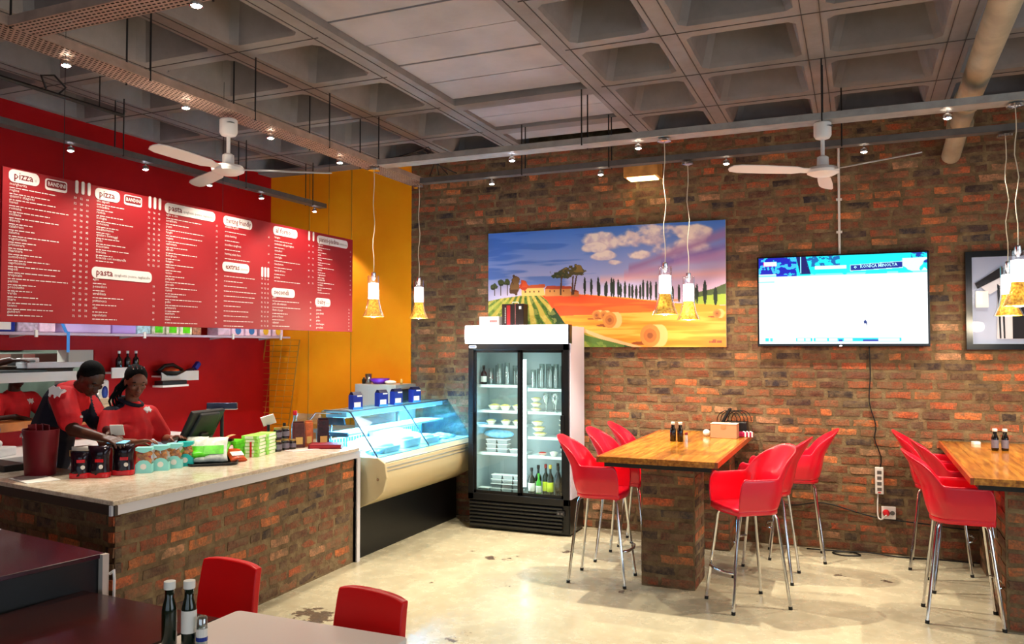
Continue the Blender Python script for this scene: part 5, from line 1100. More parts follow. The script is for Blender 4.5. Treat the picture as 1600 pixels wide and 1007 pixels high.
for k in range(7): tag(obj('baking_tray', MB().prism(rrect(.42, .6, .05), 0, .014), mat('worn_tray', '#3a2616', .5, var=.4, vscale=9), loc=(XL-.34+.008*(k % 2), 5.12+.01*(k % 3), 1.562+.0+.017*k*0+.0155*k if 0 else 1.63-.06+.0155*k), rz=.02*(k % 3)), ('bottom', 'second', 'third', 'fourth', 'fifth', 'sixth', 'top')[k]+' worn brown baking tray stacked in kitchen pass', 'tray')
t = thing('extractor_hood', 'grey green steel hood seen through the kitchen pass', 'hood', (-7.5, 4.4, 1.66)); obj('hood_body', MB().bb(-.3, .3, -1.2, 1.2, 0, .13), mat('hood_steel', '#6f7d74', .35, .4), t, bevel=.01); obj('hood_duct', MB().tube([(.1, -1.2, .2), (.1, .95, .2)], .06, 12), M_chrome, t, auto=True)
for k in range(9): obj('filter_rib', MB().bb(.3, .306, -1.1+.24*k, -.98+.24*k, .01, .12), M_steel, t)
tag(obj('black_tray', MB().bb(-.16, .12, -.42, .3, 0, .02), _mc['black_plastic'], loc=(XL-.1, 4.72, 1.626)), 'long black tray resting on white pass shelf', 'tray')
t = thing('thermometer_box', 'small white device with a dark round dial in the pass', 'device', (XL-.16, 4.97, 1.648)); obj('device_body', MB().bb(-.03, .03, -.09, .09, 0, .1), M_white, t, bevel=.005); obj('dial', MB().bb(.03, .033, -.05, .05, .02, .08), M_jar, t)
# back worktop along the red wall
t = thing('back_worktop', 'white work surface along the red wall behind staff', 'worktop', (-6.28, 0, 0)); obj('work_surface', MB().bb(-.33, .3, 3.3, 6.2, .96, 1.0), M_white, t, bevel=.004); obj('cabinet_body', MB().bb(-.33, .25, 3.35, 6.15, 0, .96), M_lip, t)
for k in range(3): tag(obj('takeaway_box', MB().bb(-.09, .09, -.11, .11, 0, .05), mat('card_brown', '#b9a287', .7), loc=(XL+.1, 5.45-.0, 1.213+.052*k), rz=.03*k), ('bottom', 'middle', 'top')[k]+' brown takeaway box stacked on wooden pass sill', 'box')
tag(obj('tissue', MB().ell((0, 0, .035), (.05, .06, .04), 9, 6), M_lw, loc=(XL+.1, 5.43, 1.369), smooth=True), 'crumpled white tissue on top of takeaway boxes', 'tissue')
t = thing('meat_slicer', 'white and dark slicing machine left of the burgundy bin', 'machine', (-6.2, 4.12, 1.0), .3); obj('machine_base', MB().bb(-.18, .18, -.22, .22, 0, .07), M_white, t, bevel=.01); obj('machine_head', MB().box((0, .05, .2), (.16, .26, .16), rx=.4), mat('slate_blue', '#2a2c44', .4), t, bevel=.03); obj('blade_guard', MB().lathe([(.14, 0), (.15, .01), (.14, .02)], n=24).xf(Matrix.Translation((.1, -.1, .2)) @ Matrix.Rotation(pi/2, 4, 'Y')), M_chrome, t, auto=True); obj('knob', MB().ell((.12, .1, .1), (.025,)*3), M_white, t, smooth=True)

# ================================================================== BAR TABLES
def wood():
    n = NT('honey_block_wood'); g = n.n('ShaderNodeNewGeometry').outputs['Position']
    mp = n.n('ShaderNodeMapping'); n.l(g, mp.inputs[0]); mp.inputs['Scale'].default_value = (14, 1.2, 14); w = n.n('ShaderNodeTexNoise'); w.inputs['Scale'].default_value = 3; w.inputs['Detail'].default_value = 6; n.l(mp.outputs[0], w.inputs['Vector'])
    oi = n.n('ShaderNodeObjectInfo'); c = n.ramp(w.outputs[0], [(.3, hexc('#8a4e12')), (.55, hexc('#c07c25')), (.75, hexc('#da9c3c'))])
    d = n.ramp(oi.outputs['Random'], [(0, (.62, .56, .5)), (.5, (1, 1, 1)), (1, (1.15, 1.1, 1.05))]); n.l(n.mix(.8, c.outputs[0], d.outputs[0], 'MULTIPLY'), n.b.inputs['Base Color'])
    n.b.inputs['Roughness'].default_value = .2; n.b.inputs['Coat Weight'].default_value = .4; n.b.inputs['Coat Roughness'].default_value = .1; return n.m
M_wood = wood(); M_und = mat('black_underside', '#0b0908', .6)
def pinwheel(parent, cx, cy, s, H, seed, dark=None):
    obj('mortar_core', MB().bb(cx-s/2+.004, cx+s/2-.004, cy-s/2+.004, cy+s/2-.004, 0, H), M_mortar, parent)
    n = int(H/.0865+.5); k = H/n; r = random.Random(seed)
    for j in range(n):
        for e in range(4):
            a = e*pi/2; off = 1 if (j % 2) else -1
            for q, L in ((0, 'a'), (1, 'b')):
                # each face: one long + one short brick, alternating
                full = (q == 0); l = .206 if full else .096; tot = .206+.096+.026
                sx = s/(tot+.026); x = (-tot/2+.103) if full else (tot/2-.048)
                x *= off*sx; me = (BRM if full else HBM)[r.randrange(60 if full else 24)]
                b = bpy.data.objects.new('brick', me); COL.objects.link(b); b.parent = parent
                u = Vector((cos(a), sin(a), 0)); nr = Vector((sin(a), -cos(a), 0))
                b.location = Vector((cx, cy, (j+.5)*k))+u*x+nr*(s/2-.0+r.uniform(-.001, .003)); b.rotation_euler = (0, r.uniform(-.01, .01), a); b.scale = (sx, 1, 1)
def bar_table(x0, x1, y0, y1, cols, label, seed, n=9):
    t = thing('bar_table', label, 'table', ((x0+x1)/2, (y0+y1)/2, 0)); w = x1-x0; L = y1-y0; k = w/n
    r = random.Random(seed)
    for i in range(n):
        obj('plank', MB().bb(-w/2+i*k+.0006, -w/2+(i+1)*k-.0006, -L/2+.03, L/2, .992, 1.032+r.uniform(0, .0008)), M_wood, t)
    obj('front_rail', MB().bb(-w/2, w/2, -L/2, -L/2+.0295, .990, 1.012), M_wood, t); 
    m = 4
    for i in range(m): obj('front_rail', MB().bb(-w/2+i*w/m+.001, -w/2+(i+1)*w/m-.001, -L/2, -L/2+.0295, 1.0125, 1.0325), M_wood, t)
    for s in (-1, 1): obj('side_rail', MB().bb(s*(w/2+.001), s*(w/2+.02), -L/2, L/2, .990, 1.032), mat('red_brown_edge', '#9c4a1c', .3, var=.2, vscale=12), t)
    obj('sub_frame', MB().bb(-w/2+.03, w/2-.03, -L/2+.04, L/2-.02, .955, .99), M_und, t)
    for i, (cy, s, ox) in enumerate(cols): pinwheel(t, ox, cy-(y0+y1)/2, s, .955, seed+i)
    return t
bar_table(-1.785, -.935, 5.85, 7.98, [(6.46, .42, 0.0), (7.75, .36, .1)], 'high wooden topped table on brick pillars in the middle, against brick wall', 31)
bar_table(.655, 1.56, 5.80, 7.98, [(6.40, .48, .0), (7.75, .36, .0)], 'high wooden topped table on brick pillar at the right edge', 57)

def condiment(x, y, z, label, white=True, h=.165, lab=None, r=.026, m=M_gk):
    return bottle('condiment_bottle', x, y, z, h, r, m, label, capm=M_lw, lab=lab, neck=.55, labz=(.12, .5))
zt = 1.033
condiment(-1.478, 7.03, zt, 'black bottle with white cap on middle bar table, left of pair'); condiment(-1.415, 7.03, zt, 'black bottle with white cap on middle bar table, right of pair')
t = thing('salt_shaker', 'small clear shaker behind the black bottles on middle bar table', 'shaker', (-1.375, 7.09, zt)); obj('shaker_body', MB().lathe([(.016, 0), (.016, .05), (.012, .055)], n=10), M_dg, t); obj('shaker_cap', MB().lathe([(.014, .055), (.013, .07), (.005, .073)], n=10), M_bin, t)
condiment(.985, 7.40, zt, 'black bottle with white cap on right bar table, left of pair', h=.17, lab=M_jl); condiment(1.055, 7.41, zt, 'black bottle with round label on right bar table, right of pair', h=.17, lab=M_jl)
tag(obj('napkin_scrap', MB().prism(rrect(.06, .05, .01), 0, .022), M_lw, loc=(.90, 7.8, zt), rz=.4), 'small white scrap near far end of right bar table', 'paper')
t = thing('cardboard_box', 'small brown cardboard box at the wall end of middle bar table', 'box', (-1.11, 7.50, zt), -.02); obj('carton', MB().bb(-.115, .115, -.07, .07, 0, .125), mat('kraft_card', '#b58560', .7), t, bevel=.002)
obj('top_flap', MB().bb(-.115, .115, -.072, .07, .1255, .129), mat('kraft_light', '#e8d8c4', .6), t); obj('tape', MB().prism([(-.022, .125), (.024, .125), (.024, .09), (.005, .075), (-.022, .085)], -.0715, -.070, 'Y'), mat('tape_brown', '#a07850', .4), t)
t = thing('clutter_heap', 'dark cables and black box heaped behind the cardboard box', 'cables', (-1.05, 7.82, zt)); obj('black_box', MB().bb(-.1, .1, -.06, .08, 0, .12), _mc['black_plastic'], t, bevel=.008); obj('tilted_tablet', MB().box((-.1, -.02, .15), (.02, .12, .2), ry=.5), M_till, t)
for k in range(5): obj('cable_loop', MB().tube([(-.08+.03*k+.10*cos(a)*.9, .02*k-.04+.02*sin(a*2), .12+.10*sin(a)+.0*k) for a in [i*pi/9 for i in range(10)]], .004, 5), M_bc, t, smooth=True)
t = thing('striped_bag', 'white and magenta packet beside cable heap on the table corner', 'packet', (-.96, 7.62, zt), .3); obj('packet_body', MB().box((0, 0, .022), (.14, .09, .044)), mat('magenta_film', '#a01848', .3), t, bevel=.01)
for k in range(3): obj('white_stripe', MB().bb(.0+.03*k, .012+.03*k, -.0465, .047, .002, .0462), M_lw, t)
tag(obj('tissue', MB().ell((0, 0, .03), (.035, .03, .032), 8, 6), M_lw, loc=(-1.28, 7.55, zt), smooth=True), 'crumpled white tissue left of the cardboard box', 'tissue')

# ================================================================== BAR STOOLS
M_redpl = mat('red_plastic', '#e00e2c', .32, coat=.25); M_foot = mat('black_rubber', '#0c0c0c', .6)
def stool_proto():
    t = thing('bar_stool', 'x', 'bar stool')
    NU, NV = 65, 9; v = []; f = []
    def plan(u, k=1):
        s = 1 if u >= 0 else -1; a = abs(u)
        if a < .55:
            ph = a/.55*pi/2; x = -.045-.165*cos(ph)**.85; y = .225*sin(ph)**.85
        else:
            q = (a-.55)/.45; x = -.045+.245*q; y = .225-.008*q*q
        return x*k, s*y*k
    def h(u):
        a = abs(u); b = max(0, 1-a/.50)
        hh = .225+.215*max(0, 1-(a/.43)**2.2)**.7
        if a > .86: hh = .225*sqrt(max(.0, 1-((a-.86)/.14)**2.4))+.012
        return hh
    for i in range(NU):
        u = -1+2*i/(NU-1); x, y = plan(u); hh = h(u)
        for j in range(NV):
            q = j/(NV-1); z = hh*q; k = .90+.10*min(1, z/.12)
            lean = -.02*(z/.2) if z < .2 else -.02-.11*((z-.2)/.2)**1.1
            bk = max(0, 1-abs(u)/.62); nar = 1-.05*max(0, (z-.22)/.2)
            v.append((x*k+lean*min(1, bk*1.6), y*k*nar, .70+z))
    for i in range(NU-1):
        for j in range(NV-1): a = i*NV+j; f.append((a, a+NV, a+NV+1, a+1))
    m = MB().add(v, f); ob = obj('shell', m, M_redpl, None, smooth=True, sol=.012, sub=1)
    me = evalmesh(ob); bpy.data.objects.remove(ob); me.materials.clear(); me.materials.append(M_redpl); me.name = 'shell'; obj('shell', me, None, t)
    # seat pan
    ring = [plan(-1+2*i/36, .905) for i in range(37)]; fr = [(ring[-1][0]+.028*sin(pi*k/6), ring[-1][1]+(ring[0][1]-ring[-1][1])*k/6) for k in range(1, 6)]
    P = ring+fr; n = len(P); v = []; f = []
    cx = 0.0; lv = [(1, .672), (1.0, .700), (.985, .713), (.9, .718), (.6, .710), (.3, .706)]
    for k, z in lv: v += [(cx+(p[0]-cx)*k, p[1]*k, z) for p in P]
    v.append((cx, 0, .705)); 
    for l in range(len(lv)-1):
        for i in range(n): f.append((l*n+i, l*n+(i+1) % n, (l+1)*n+(i+1) % n, (l+1)*n+i))
    o = (len(lv)-1)*n
    for i in range(n): f.append((o+i, o+(i+1) % n, len(v)-1))
    f.append(tuple(range(n))[::-1]); obj('seat', MB().add(v, f), M_redpl, t, smooth=True)
    legs = []
    for sx in (-1, 1):
        for sy in (-1, 1):
            fx, fy = (.225 if sx > 0 else -.225), sy*.19; txp, typ = sx*.15, sy*.14
            l = obj('leg', MB().tube([(txp*.75, typ*.75, .668), (txp*.95, typ*.95, .66), (txp+.004*sx, typ+.004*sy, .63), (fx, fy, .012)], .0115, 10), M_chrome, t, auto=True)
            obj('rubber_foot', MB().tube([(fx, fy, 0), (fx-.002*sx, fy, .022)], .0145, 10), M_foot, l)
    z = .27; q = (.63-z)/.63; x = .15+(.225-.15)*q; y = .14+(.19-.14)*q
    obj('footrest', MB().tube([(x, -y, z), (x+.045, -y*.6, z), (x+.06, 0, z), (x+.045, y*.6, z), (x, y, z)], .011, 8), M_chrome, t, smooth=True)
    obj('seat_plate', MB().bb(-.12, .12, -.11, .11, .655, .675), M_foot, t)
    return t
proto = stool_proto(); first = True
for (x, y, a, s) in ((-1.89, 6.28, 2, 'red plastic bar stool nearest on the left side of middle table'), (-1.86, 6.93, -4, 'red plastic bar stool, middle one on left side of middle table'), (-1.84, 7.55, 3, 'red plastic bar stool farthest on left side of middle table, near fridge'),
                     (-.75, 6.09, 218, 'red plastic bar stool in the foreground turned at the right of middle table'), (-.70, 6.90, 176, 'red plastic bar stool half hidden behind the turned foreground stool'), (-.52, 7.62, 186, 'red plastic bar stool by brick wall at right of middle table'),
                     (.63, 6.33, 0, 'red plastic bar stool seen from its side, nearest at right table'), (.72, 7.10, 3, 'red plastic bar stool, middle one at the right table'), (.62, 7.70, -6, 'red plastic bar stool farthest at right table, by the brick wall')):
    if first: o = proto; o.location = (x, y, 0); o.rotation_euler.z = R_(a); o['label'] = s; o['group'] = 'red bar stools'; first = False
    else: dup(proto, (x, y, 0), R_(a), s, 'red bar stools')

# ================================================================== FRONT-LEFT TABLES
M_tw = mat('table_white', '#e9e1d9', .3, coat=.2); M_mah = mat('mahogany_laminate', '#351008', .22, coat=.3, var=.35, vscale=2.2); M_mah2 = mat('plum_laminate', '#3a1220', .25, coat=.2, var=.25, vscale=3)
t = thing('dining_table', 'white square topped table in the near foreground with oil bottles', 'table', (-1.985, 2.30, 0)); obj('table_top', MB().prism(rrect(.82, .82, .025), .72, .75), M_tw, t, bevel=.004); obj('pedestal', MB().tube([(0, 0, .03), (0, 0, .72)], .035, 14), M_chrome, t, auto=True); obj('base_plate', MB().lathe([(.25, 0), (.25, .01), (.04, .035)], n=28), M_foot, t, auto=True)
t = thing('dining_table', 'dark mahogany topped table in the bottom left foreground', 'table', (-2.83, 2.22, 0), -.06); obj('table_top', MB().bb(-.44, .40, -.5, .42, .715, .745), M_mah, t, bevel=.004); obj('pedestal', MB().tube([(0, 0, .03), (0, 0, .715)], .035, 14), M_chrome, t, auto=True); obj('base_plate', MB().lathe([(.25, 0), (.25, .01), (.04, .035)], n=28), M_foot, t, auto=True)
t = thing('bench_unit', 'plum topped black partition unit at the left edge behind dark table', 'cabinet', (-3.215, 2.755, 0), R_(-9)); obj('unit_top', MB().bb(-1.4, 0, -1.3, 0, .875, .895), M_mah2, t, bevel=.002); obj('unit_body', MB().bb(-1.4, -.01, -1.3, -.012, 0, .875), M_caseb, t); obj('end_edge', MB().bb(-.010, .022, -.028, .003, .1, .894), mat('pale_edging', '#c4b8ac', .5), t, label='pale edging strip on the corner')
obj('coat_hook', MB().tube([(.02, .01, .80), (.05, .01, .82), (.055, .01, .78), (.05, .01, .6)], .007, 6), M_lw, t); obj('side_stripe', MB().bb(-1.395, -.02, -.012, -.008, .2, .7), M_caseb, t)
obj('cream_corner', MB().bb(-1.39, -.92, -.22, -.01, .895, .899), M_tw, t, label='cream inlay at the far corner')
def oil(x, y, label, h=.235): 
    return bottle('oil_bottle', x, y, .75, h, .027, M_gb, label, capm=M_lw, lab=M_lw if 'right' in label else None, neck=.62, labz=(.2, .55))
oil(-2.345, 2.29, 'dark oil bottle with white cap on white table, left of pair'); oil(-2.285, 2.325, 'dark oil bottle with white cap and pale label, right of pair')
t = thing('salt_shaker', 'small clear shaker with blue label beside the oil bottles', 'shaker', (-2.232, 2.335, .75)); obj('shaker_body', MB().lathe([(.018, 0), (.02, .004), (.02, .10), (.016, .108)], n=14), M_dg, t, smooth=True); obj('paper_label', MB().lathe([(.0206, .02), (.0206, .065)], n=14, cap=False), M_lw, t); obj('blue_band', MB().lathe([(.0209, .02), (.0209, .035)], n=14, cap=False), M_blue, t); obj('salt', MB().lathe([(.016, .004), (.016, .05)], n=12), M_lw, t)
M_rv = mat('red_vinyl', '#e00208', .4)
def dchair(x, y, rz, label, ph, curve=.02):
    t = thing('dining_chair', label, 'chair', (x, y, 0), rz, 'red dining chairs')
    v = []; f = []; n = 9; rowsz = [(.46, .0, .19), (.56, .006, .19), (.70, .02, .187), (.80, .036, .182), (.845, .044, .180)]
    for s in (0, 1):
        for z, yb, w in rowsz:
            for i in range(n):
                u = -1+2*i/(n-1); zz = z-(.012*u**4 if z > .83 else 0); v.append((u*w, yb+.035*s-curve*u*u*-1*-1+.0, zz*ph/.845 if z > .5 else zz))
    R = len(rowsz)
    for s in (0, 1):
        o = s*n*R
        for j in range(R-1):
            for i in range(n-1): a = o+j*n+i; q = (a, a+1, a+n+1, a+n); f.append(q if s == 0 else q[::-1])
    o = n*R
    for j in range(R-1): f += [(j*n, (j+1)*n, o+(j+1)*n, o+j*n), (o+j*n+n-1, o+(j+1)*n+n-1, (j+1)*n+n-1, j*n+n-1)]
    f += [tuple([o+i for i in range(n)]+list(range(n-1, -1, -1))), tuple([(R-1)*n+i for i in range(n)]+[o+(R-1)*n+i for i in range(n-1, -1, -1)])]
    obj('backrest', MB().add(v, f), M_rv, t, auto=True, bevel=.006)
    obj('seat', MB().prism(rrect(.40, .42, .05), .42, .47).xf(Matrix.Translation((0, -.19, 0))), M_rv, t, bevel=.01)
    for sx in (-1, 1):
        for sy in (-.36, .0): obj('leg', MB().tube([(sx*.17, sy, .42), (sx*.185, sy*1.05, 0)], .011, 8), M_chrome, t, auto=True)
        obj('back_post', MB().tube([(sx*.16, .0, .40), (sx*.165, .02, .55)], .01, 8), M_chrome, t, auto=True)
    return t
dchair(-2.67, 2.93, R_(-8), 'red vinyl dining chair between dark table and counter, left of two', .865); dchair(-1.83, 2.80, R_(-12), 'red vinyl dining chair tucked at far side of the white table, right', .86)
# ================================================================== PEOPLE
CAMP = Vector((0, 0, 1.85))
def remesh(mb, vox, m, name, parent, smooth=3, mats=None, assign=None):
    o = obj(name, mb, m); k = o.modifiers.new('r', 'REMESH'); k.mode = 'VOXEL'; k.voxel_size = vox; k.use_smooth_shade = True
    if smooth: q = o.modifiers.new('s', 'SMOOTH'); q.iterations = smooth; q.factor = .5
    me = evalmesh(o); bpy.data.objects.remove(o); me.name = name; me.materials.clear()
    for x in (mats or [m]): me.materials.append(x)
    me.polygons.foreach_set('use_smooth', [True]*len(me.polygons))
    if assign:
        idx = [assign(p.center) for p in me.polygons]; me.polygons.foreach_set('material_index', idx)
    return obj(name, me, None, parent)
def skinm(name, c): 
    n = NT(name); t = n.noise(20, 4); n.l(n.ramp(t.outputs[0], [(.3, tuple(x*.8 for x in hexc(c))), (.7, hexc(c))]).outputs[0], n.b.inputs['Base Color']); n.b.inputs['Roughness'].default_value = .42; n.b.inputs['Subsurface Weight'].default_value = .08; n.b.inputs['Subsurface Radius'].default_value = (.02, .008, .004); return n.m
M_sk1 = skinm('skin_deep_brown', '#4c2a1c'); M_sk2 = skinm('skin_brown', '#7a4733')
M_hair = mat('black_hair', '#050404', .8, var=.5, vscale=90, bump=.8, bscale=220, spec=.2); M_shirt = mat('red_polo', '#e61e26', .75, var=.12, vscale=9, bump=.3, bscale=30); M_navyc = mat('navy_cloth', '#0c1024', .8, var=.3, vscale=8); M_trs = mat('dark_trousers', '#0c0b0e', .8)
M_eye = mat('eye_white', '#6a5c52', .3); M_iris = mat('iris_dark', '#0b0604', .2); M_lip1 = mat('lip_tone', '#5c2a26', .45); M_mark = mat('embroidery_white', '#efe9e6', .7); M_stitch = mat('stitch_cream', '#e8b8a8', .7)
def head_parts(mb, c, yaw, pitch, roll=0, s=1.0):
    """adds a head (cranium, jaw, face features) to mb; returns the head matrix. local: +x forward, z up, origin at head centre"""
    M = Matrix.Translation(c) @ Euler((roll, pitch, yaw), 'XYZ').to_matrix().to_4x4() @ Matrix.Scale(s, 4)
    st = len(mb.v)
    mb.ell((-.012, 0, .03), (.098, .076, .088), 20, 14)      # cranium
    mb.ell((.022, 0, -.03), (.064, .058, .078), 18, 12)       # face
    mb.ell((.048, 0, -.088), (.030, .030, .024), 12, 8)       # chin
    mb.ell((.0, 0, -.065), (.055, .054, .035), 14, 8)        # jaw
    mb.ell((.086, 0, -.026), (.020, .012, .026), 12, 8)        # nose
    mb.ell((.094, 0, -.038), (.016, .019, .011), 12, 8)
    mb.ell((.076, 0, .026), (.014, .046, .010), 12, 6)         # brow
    for sy in (-1, 1):
        mb.ell((.062, sy*.038, -.018), (.024, .020, .020), 10, 8)    # cheek
        mb.ell((-.006, sy*.077, -.008), (.020, .008, .030), 10, 8)    # ear
    mb.ell((.078, 0, -.057), (.016, .024, .0065), 12, 6); mb.ell((.075, 0, -.069), (.017, .021, .008), 12, 6)   # lips
    mb.xf(M, st); return M
def face_extras(M, parent):
    e = MB()
    for sy in (-1, 1): e.ell((.0775, sy*.030, .004), (.007, .009, .0032), 10, 8)
    obj('eye', e.xf(M), M_eye, parent, smooth=True)
    e = MB()
    for sy in (-1, 1): e.ell((.083, sy*.030, .0035), (.005, .006, .0036), 10, 8)
    obj('iris', e.xf(M), M_iris, parent, smooth=True)
    e = MB()
    for sy in (-1, 1): e.tube([(.080, sy*.014, .024), (.084, sy*.030, .030), (.072, sy*.048, .024)], [.003, .004, .002], 6); 
    obj('eyebrow', e.xf(M), M_hair, parent, smooth=True)
    obj('lips', MB().ell((.0815, 0, -.058), (.0135, .021, .005), 12, 6).ell((.079, 0, -.068), (.0145, .019, .0065), 12, 6).xf(M), M_lip1, parent, smooth=True)
def hand(mb, w, d, up, curl=.5, side=1, spread=.25, s=1.0):
    """w wrist, d direction of fingers, up = back of the hand; side gives the thumb side"""
    w = Vector(w); d = Vector(d).normalized(); up = Vector(up); up = (up-d*up.dot(d)).normalized(); sd = d.cross(up)*side
    P = lambda a, b, c: tuple(w+d*a*s+sd*b*s+up*c*s)
    for b in (-.028, -.010, .010, .028): mb.caps([(*P(.0, b*.6, 0), .016*s), (*P(.085, b, 0), .0125*s)])
    for b, L in ((-.030, .062), (-.010, .078), (.011, .084), (.031, .076)):
        st = Vector((.088, b, 0)); pts = [(*P(*st), .0098*s)]; ang = 0; a, c = .088, 0.; bb = b
        for k, f in enumerate((.45, .32, .23)):
            ang += curl*(.35, .8, .5)[k]; a += L*f*cos(ang); c -= L*f*sin(ang); bb += b*spread*f; pts.append((*P(a, bb, c), (.0092, .0085, .0074)[k]*s))
        mb.caps(pts)
    mb.caps([(*P(.015, .028, -.004), .015*s), (*P(.05, .052, -.012), .0115*s), (*P(.078, .060, -.022-.02*curl), .0095*s), (*P(.100, .056, -.03-.035*curl), .008*s)])
def person(label, J, skin, parent_fix=None):
    pass
# ---- man leaning over the counter
K = 1.05
def T(p, k=K): q = CAMP+(Vector(p[:3])-CAMP)*k; return (q.x, q.y, q.z) + ((p[3]*k,) if len(p) > 3 else ())
hip, mid, chest, neck, head = (-5.28, 4.03, 1.0), (-5.22, 4.02, 1.26), (-5.08, 4.01, 1.45), (-4.97, 4.01, 1.555), (-4.855, 4.02, 1.625)
shN, shF = (-4.93, 3.86, 1.51), (-5.12, 4.18, 1.50); elN, wrN = (-4.72, 3.78, 1.305), (-4.47, 3.80, 1.262); elF, wrF = (-4.90, 4.16, 1.27), (-4.62, 3.99, 1.27)
man = thing('person', 'man in a red polo leaning forward over the counter, looking down', 'person', T((-5.28, 4.05, -.09)))
off = Vector(man.location)
def L_(p): q = T(p); return (q[0]-off.x, q[1]-off.y, q[2]-off.z)+tuple(q[3:])
def cp(pts): return [L_(p) for p in pts]
b = MB()
b.caps(cp([(*hip, .13), (*mid, .125), (*chest, .13), (-5.0, 4.01, 1.51, .09)])); b.caps(cp([(-4.99, 4.01, 1.54, .06), (*neck, .055), (-4.90, 4.02, 1.60, .055)]))
b.caps(cp([(*chest, .1), (*shN, .058), (*elN, .043), (*wrN, .028)])); b.caps(cp([(*chest, .1), (*shF, .058), (*elF, .043), (*wrF, .028)]))
for s in (-1, 1): b.caps(cp([(-5.28, 4.03+.09*s, .95, .085), (-5.30, 4.05+.10*s, .48, .058), (-5.30, 4.05+.11*s, .06-.06, .04)])); b.caps(cp([(-5.31, 4.05+.11*s, -.04, .042), (-5.16, 4.04+.12*s, -.065, .032)]))
HM = head_parts(b, L_(head)[:3], R_(-2), R_(38), 0, 1.02)
hand(b, L_(wrN)[:3], (1, .12, -.12), (.1, -.3, 1), .7, -1); hand(b, L_(wrF)[:3], (1, -.35, -.1), (.1, .3, 1), .8, 1)
remesh(b, .0062, M_sk1, 'body', man, 3); face_extras(HM, man)
hr = MB().ell((-.022, 0, .045), (.096, .080, .084), 20, 14).ell((-.05, 0, .0), (.062, .072, .07), 16, 10); hr.xf(HM); remesh(hr, .008, M_hair, 'hair', man, 2)
sh = MB(); sh.caps(cp([(-5.27, 4.03, 1.06, .148), (*mid, .15), (*chest, .155), (-5.01, 4.01, 1.515, .105)])); 
for a, c, w in ((shN, elN, 1), (shF, elF, 1)):
    e = tuple(a[i]+(c[i]-a[i])*.72 for i in range(3)); sh.caps(cp([(*chest, .12), (*a, .082), (*e, .076)]))
def man_assign(c):
    p = Vector(c)+off; q = CAMP+(p-CAMP)/K
    d = (q.z-1.33)-1.0*(q.x+5.16)*-1
    return 1 if q.z < 1.52-1.3*(q.x+5.03) and q.x < -4.82 and q.z > .8 else 0
so_ = remesh(sh, .009, M_shirt, 'polo_shirt', man, 4, [M_shirt, M_navyc], man_assign)
obj('collar', MB().tube(cp([(-4.93+.07*cos(a)*.6-.06, 4.01+.07*sin(a), 1.555-.045*cos(a)) for a in [i*pi/6 for i in range(12)]]), .014, 6, closed=True), M_shirt, man, smooth=True)
# white emblem on the near shoulder blade and small mark on the sleeve
def flat_mark(pts, cen, nrm, upv, m, name, parent, th=.004):
    n = Vector(nrm).normalized(); u = Vector(upv); u = (u-n*u.dot(n)).normalized(); r = u.cross(n); mb = MB()
    v = [Vector(cen)+r*p[0]+u*p[1]+n*e for e in (-.02, th) for p in pts]; k = len(pts)
    mb.add(v, [tuple(range(k, 2*k))]+[(i, (i+1) % k, k+(i+1) % k, k+i) for i in range(k)]); return obj(name, mb, m, parent)
cdir = (.43, -.90, .1)
cow = [(-.05, .0), (-.035, .025), (-.02, .018), (0, .03), (.02, .02), (.045, .03), (.04, .0), (.05, -.02), (.03, -.018), (.025, -.035), (.01, -.02), (-.01, -.022), (-.015, -.038), (-.028, -.02)]
def mark_on(o, p, pts, up, name, m=None):
    # embroidered patch: find the cloth surface under the point, seen from the room side
    bpy.context.view_layer.update(); Mi = o.matrix_world.inverted(); q = Vector(p); d = (q-CAMP).normalized()
    ok, loc, nrm, i = o.ray_cast(Mi @ (q-d*.6), Mi.to_3x3() @ d)
    if ok: flat_mark(pts, loc, nrm, up, m or M_mark, name, o.parent, .006)
def pixray(u, v, d): return CAMP+(Vector((-.3907, .92, .0303))+Vector((.9204, .3909, 0))*((u-800)/1270)+Vector((.0118, -.0279, .9995))*((503.5-v)/1270))*d
mark_on(so_, pixray(86, 612, 6.0), [(a*1.3, c*1.3) for a, c in cow], (.3, .2, 1), 'emblem')
mark_on(so_, pixray(126, 652, 5.7), [(-.015, -.006), (.012, -.008), (.016, .006), (-.01, .01)], (0, 0, 1), 'sleeve_mark')
# ---- woman at the till
K2 = 1.05
wm = thing('person', 'woman in a red polo with black braids standing behind the till', 'person', T((-4.85, 4.35, -.09)))
off2 = Vector(wm.location)
def L2_(p): q = T(p, K2); return (q[0]-off2.x, q[1]-off2.y, q[2]-off2.z)+tuple(q[3:])
def cp2(pts): return [L2_(p) for p in pts]
whead = (-4.745, 4.30, 1.60)
b = MB()
b.caps(cp2([(-4.85, 4.35, .92, .14), (-4.84, 4.345, 1.10, .115), (-4.83, 4.34, 1.27, .115), (-4.83, 4.33, 1.38, .085)])); b.caps(cp2([(-4.83, 4.33, 1.40, .05), (-4.81, 4.325, 1.50, .046), (-4.78, 4.31, 1.545, .048)]))
wshL, welL, wwrL = (-4.86, 4.19, 1.36), (-4.76, 4.05, 1.19), (-4.53, 4.10, 1.20); wshR, welR, wwrR = (-4.80, 4.47, 1.35), (-4.70, 4.53, 1.17), (-4.52, 4.42, 1.19)
b.caps(cp2([(-4.83, 4.33, 1.34, .08), (*wshL, .05), (*welL, .038), (*wwrL, .024)])); b.caps(cp2([(-4.83, 4.33, 1.34, .08), (*wshR, .05), (*welR, .038), (*wwrR, .024)]))
for s in (-1, 1): b.caps(cp2([(-4.85, 4.35+.08*s, .9, .085), (-4.86, 4.36+.09*s, .45, .055), (-4.87, 4.36+.09*s, .0, .036)])); b.caps(cp2([(-4.87, 4.36+.09*s, -.045, .038), (-4.74, 4.34+.1*s, -.065, .028)]))
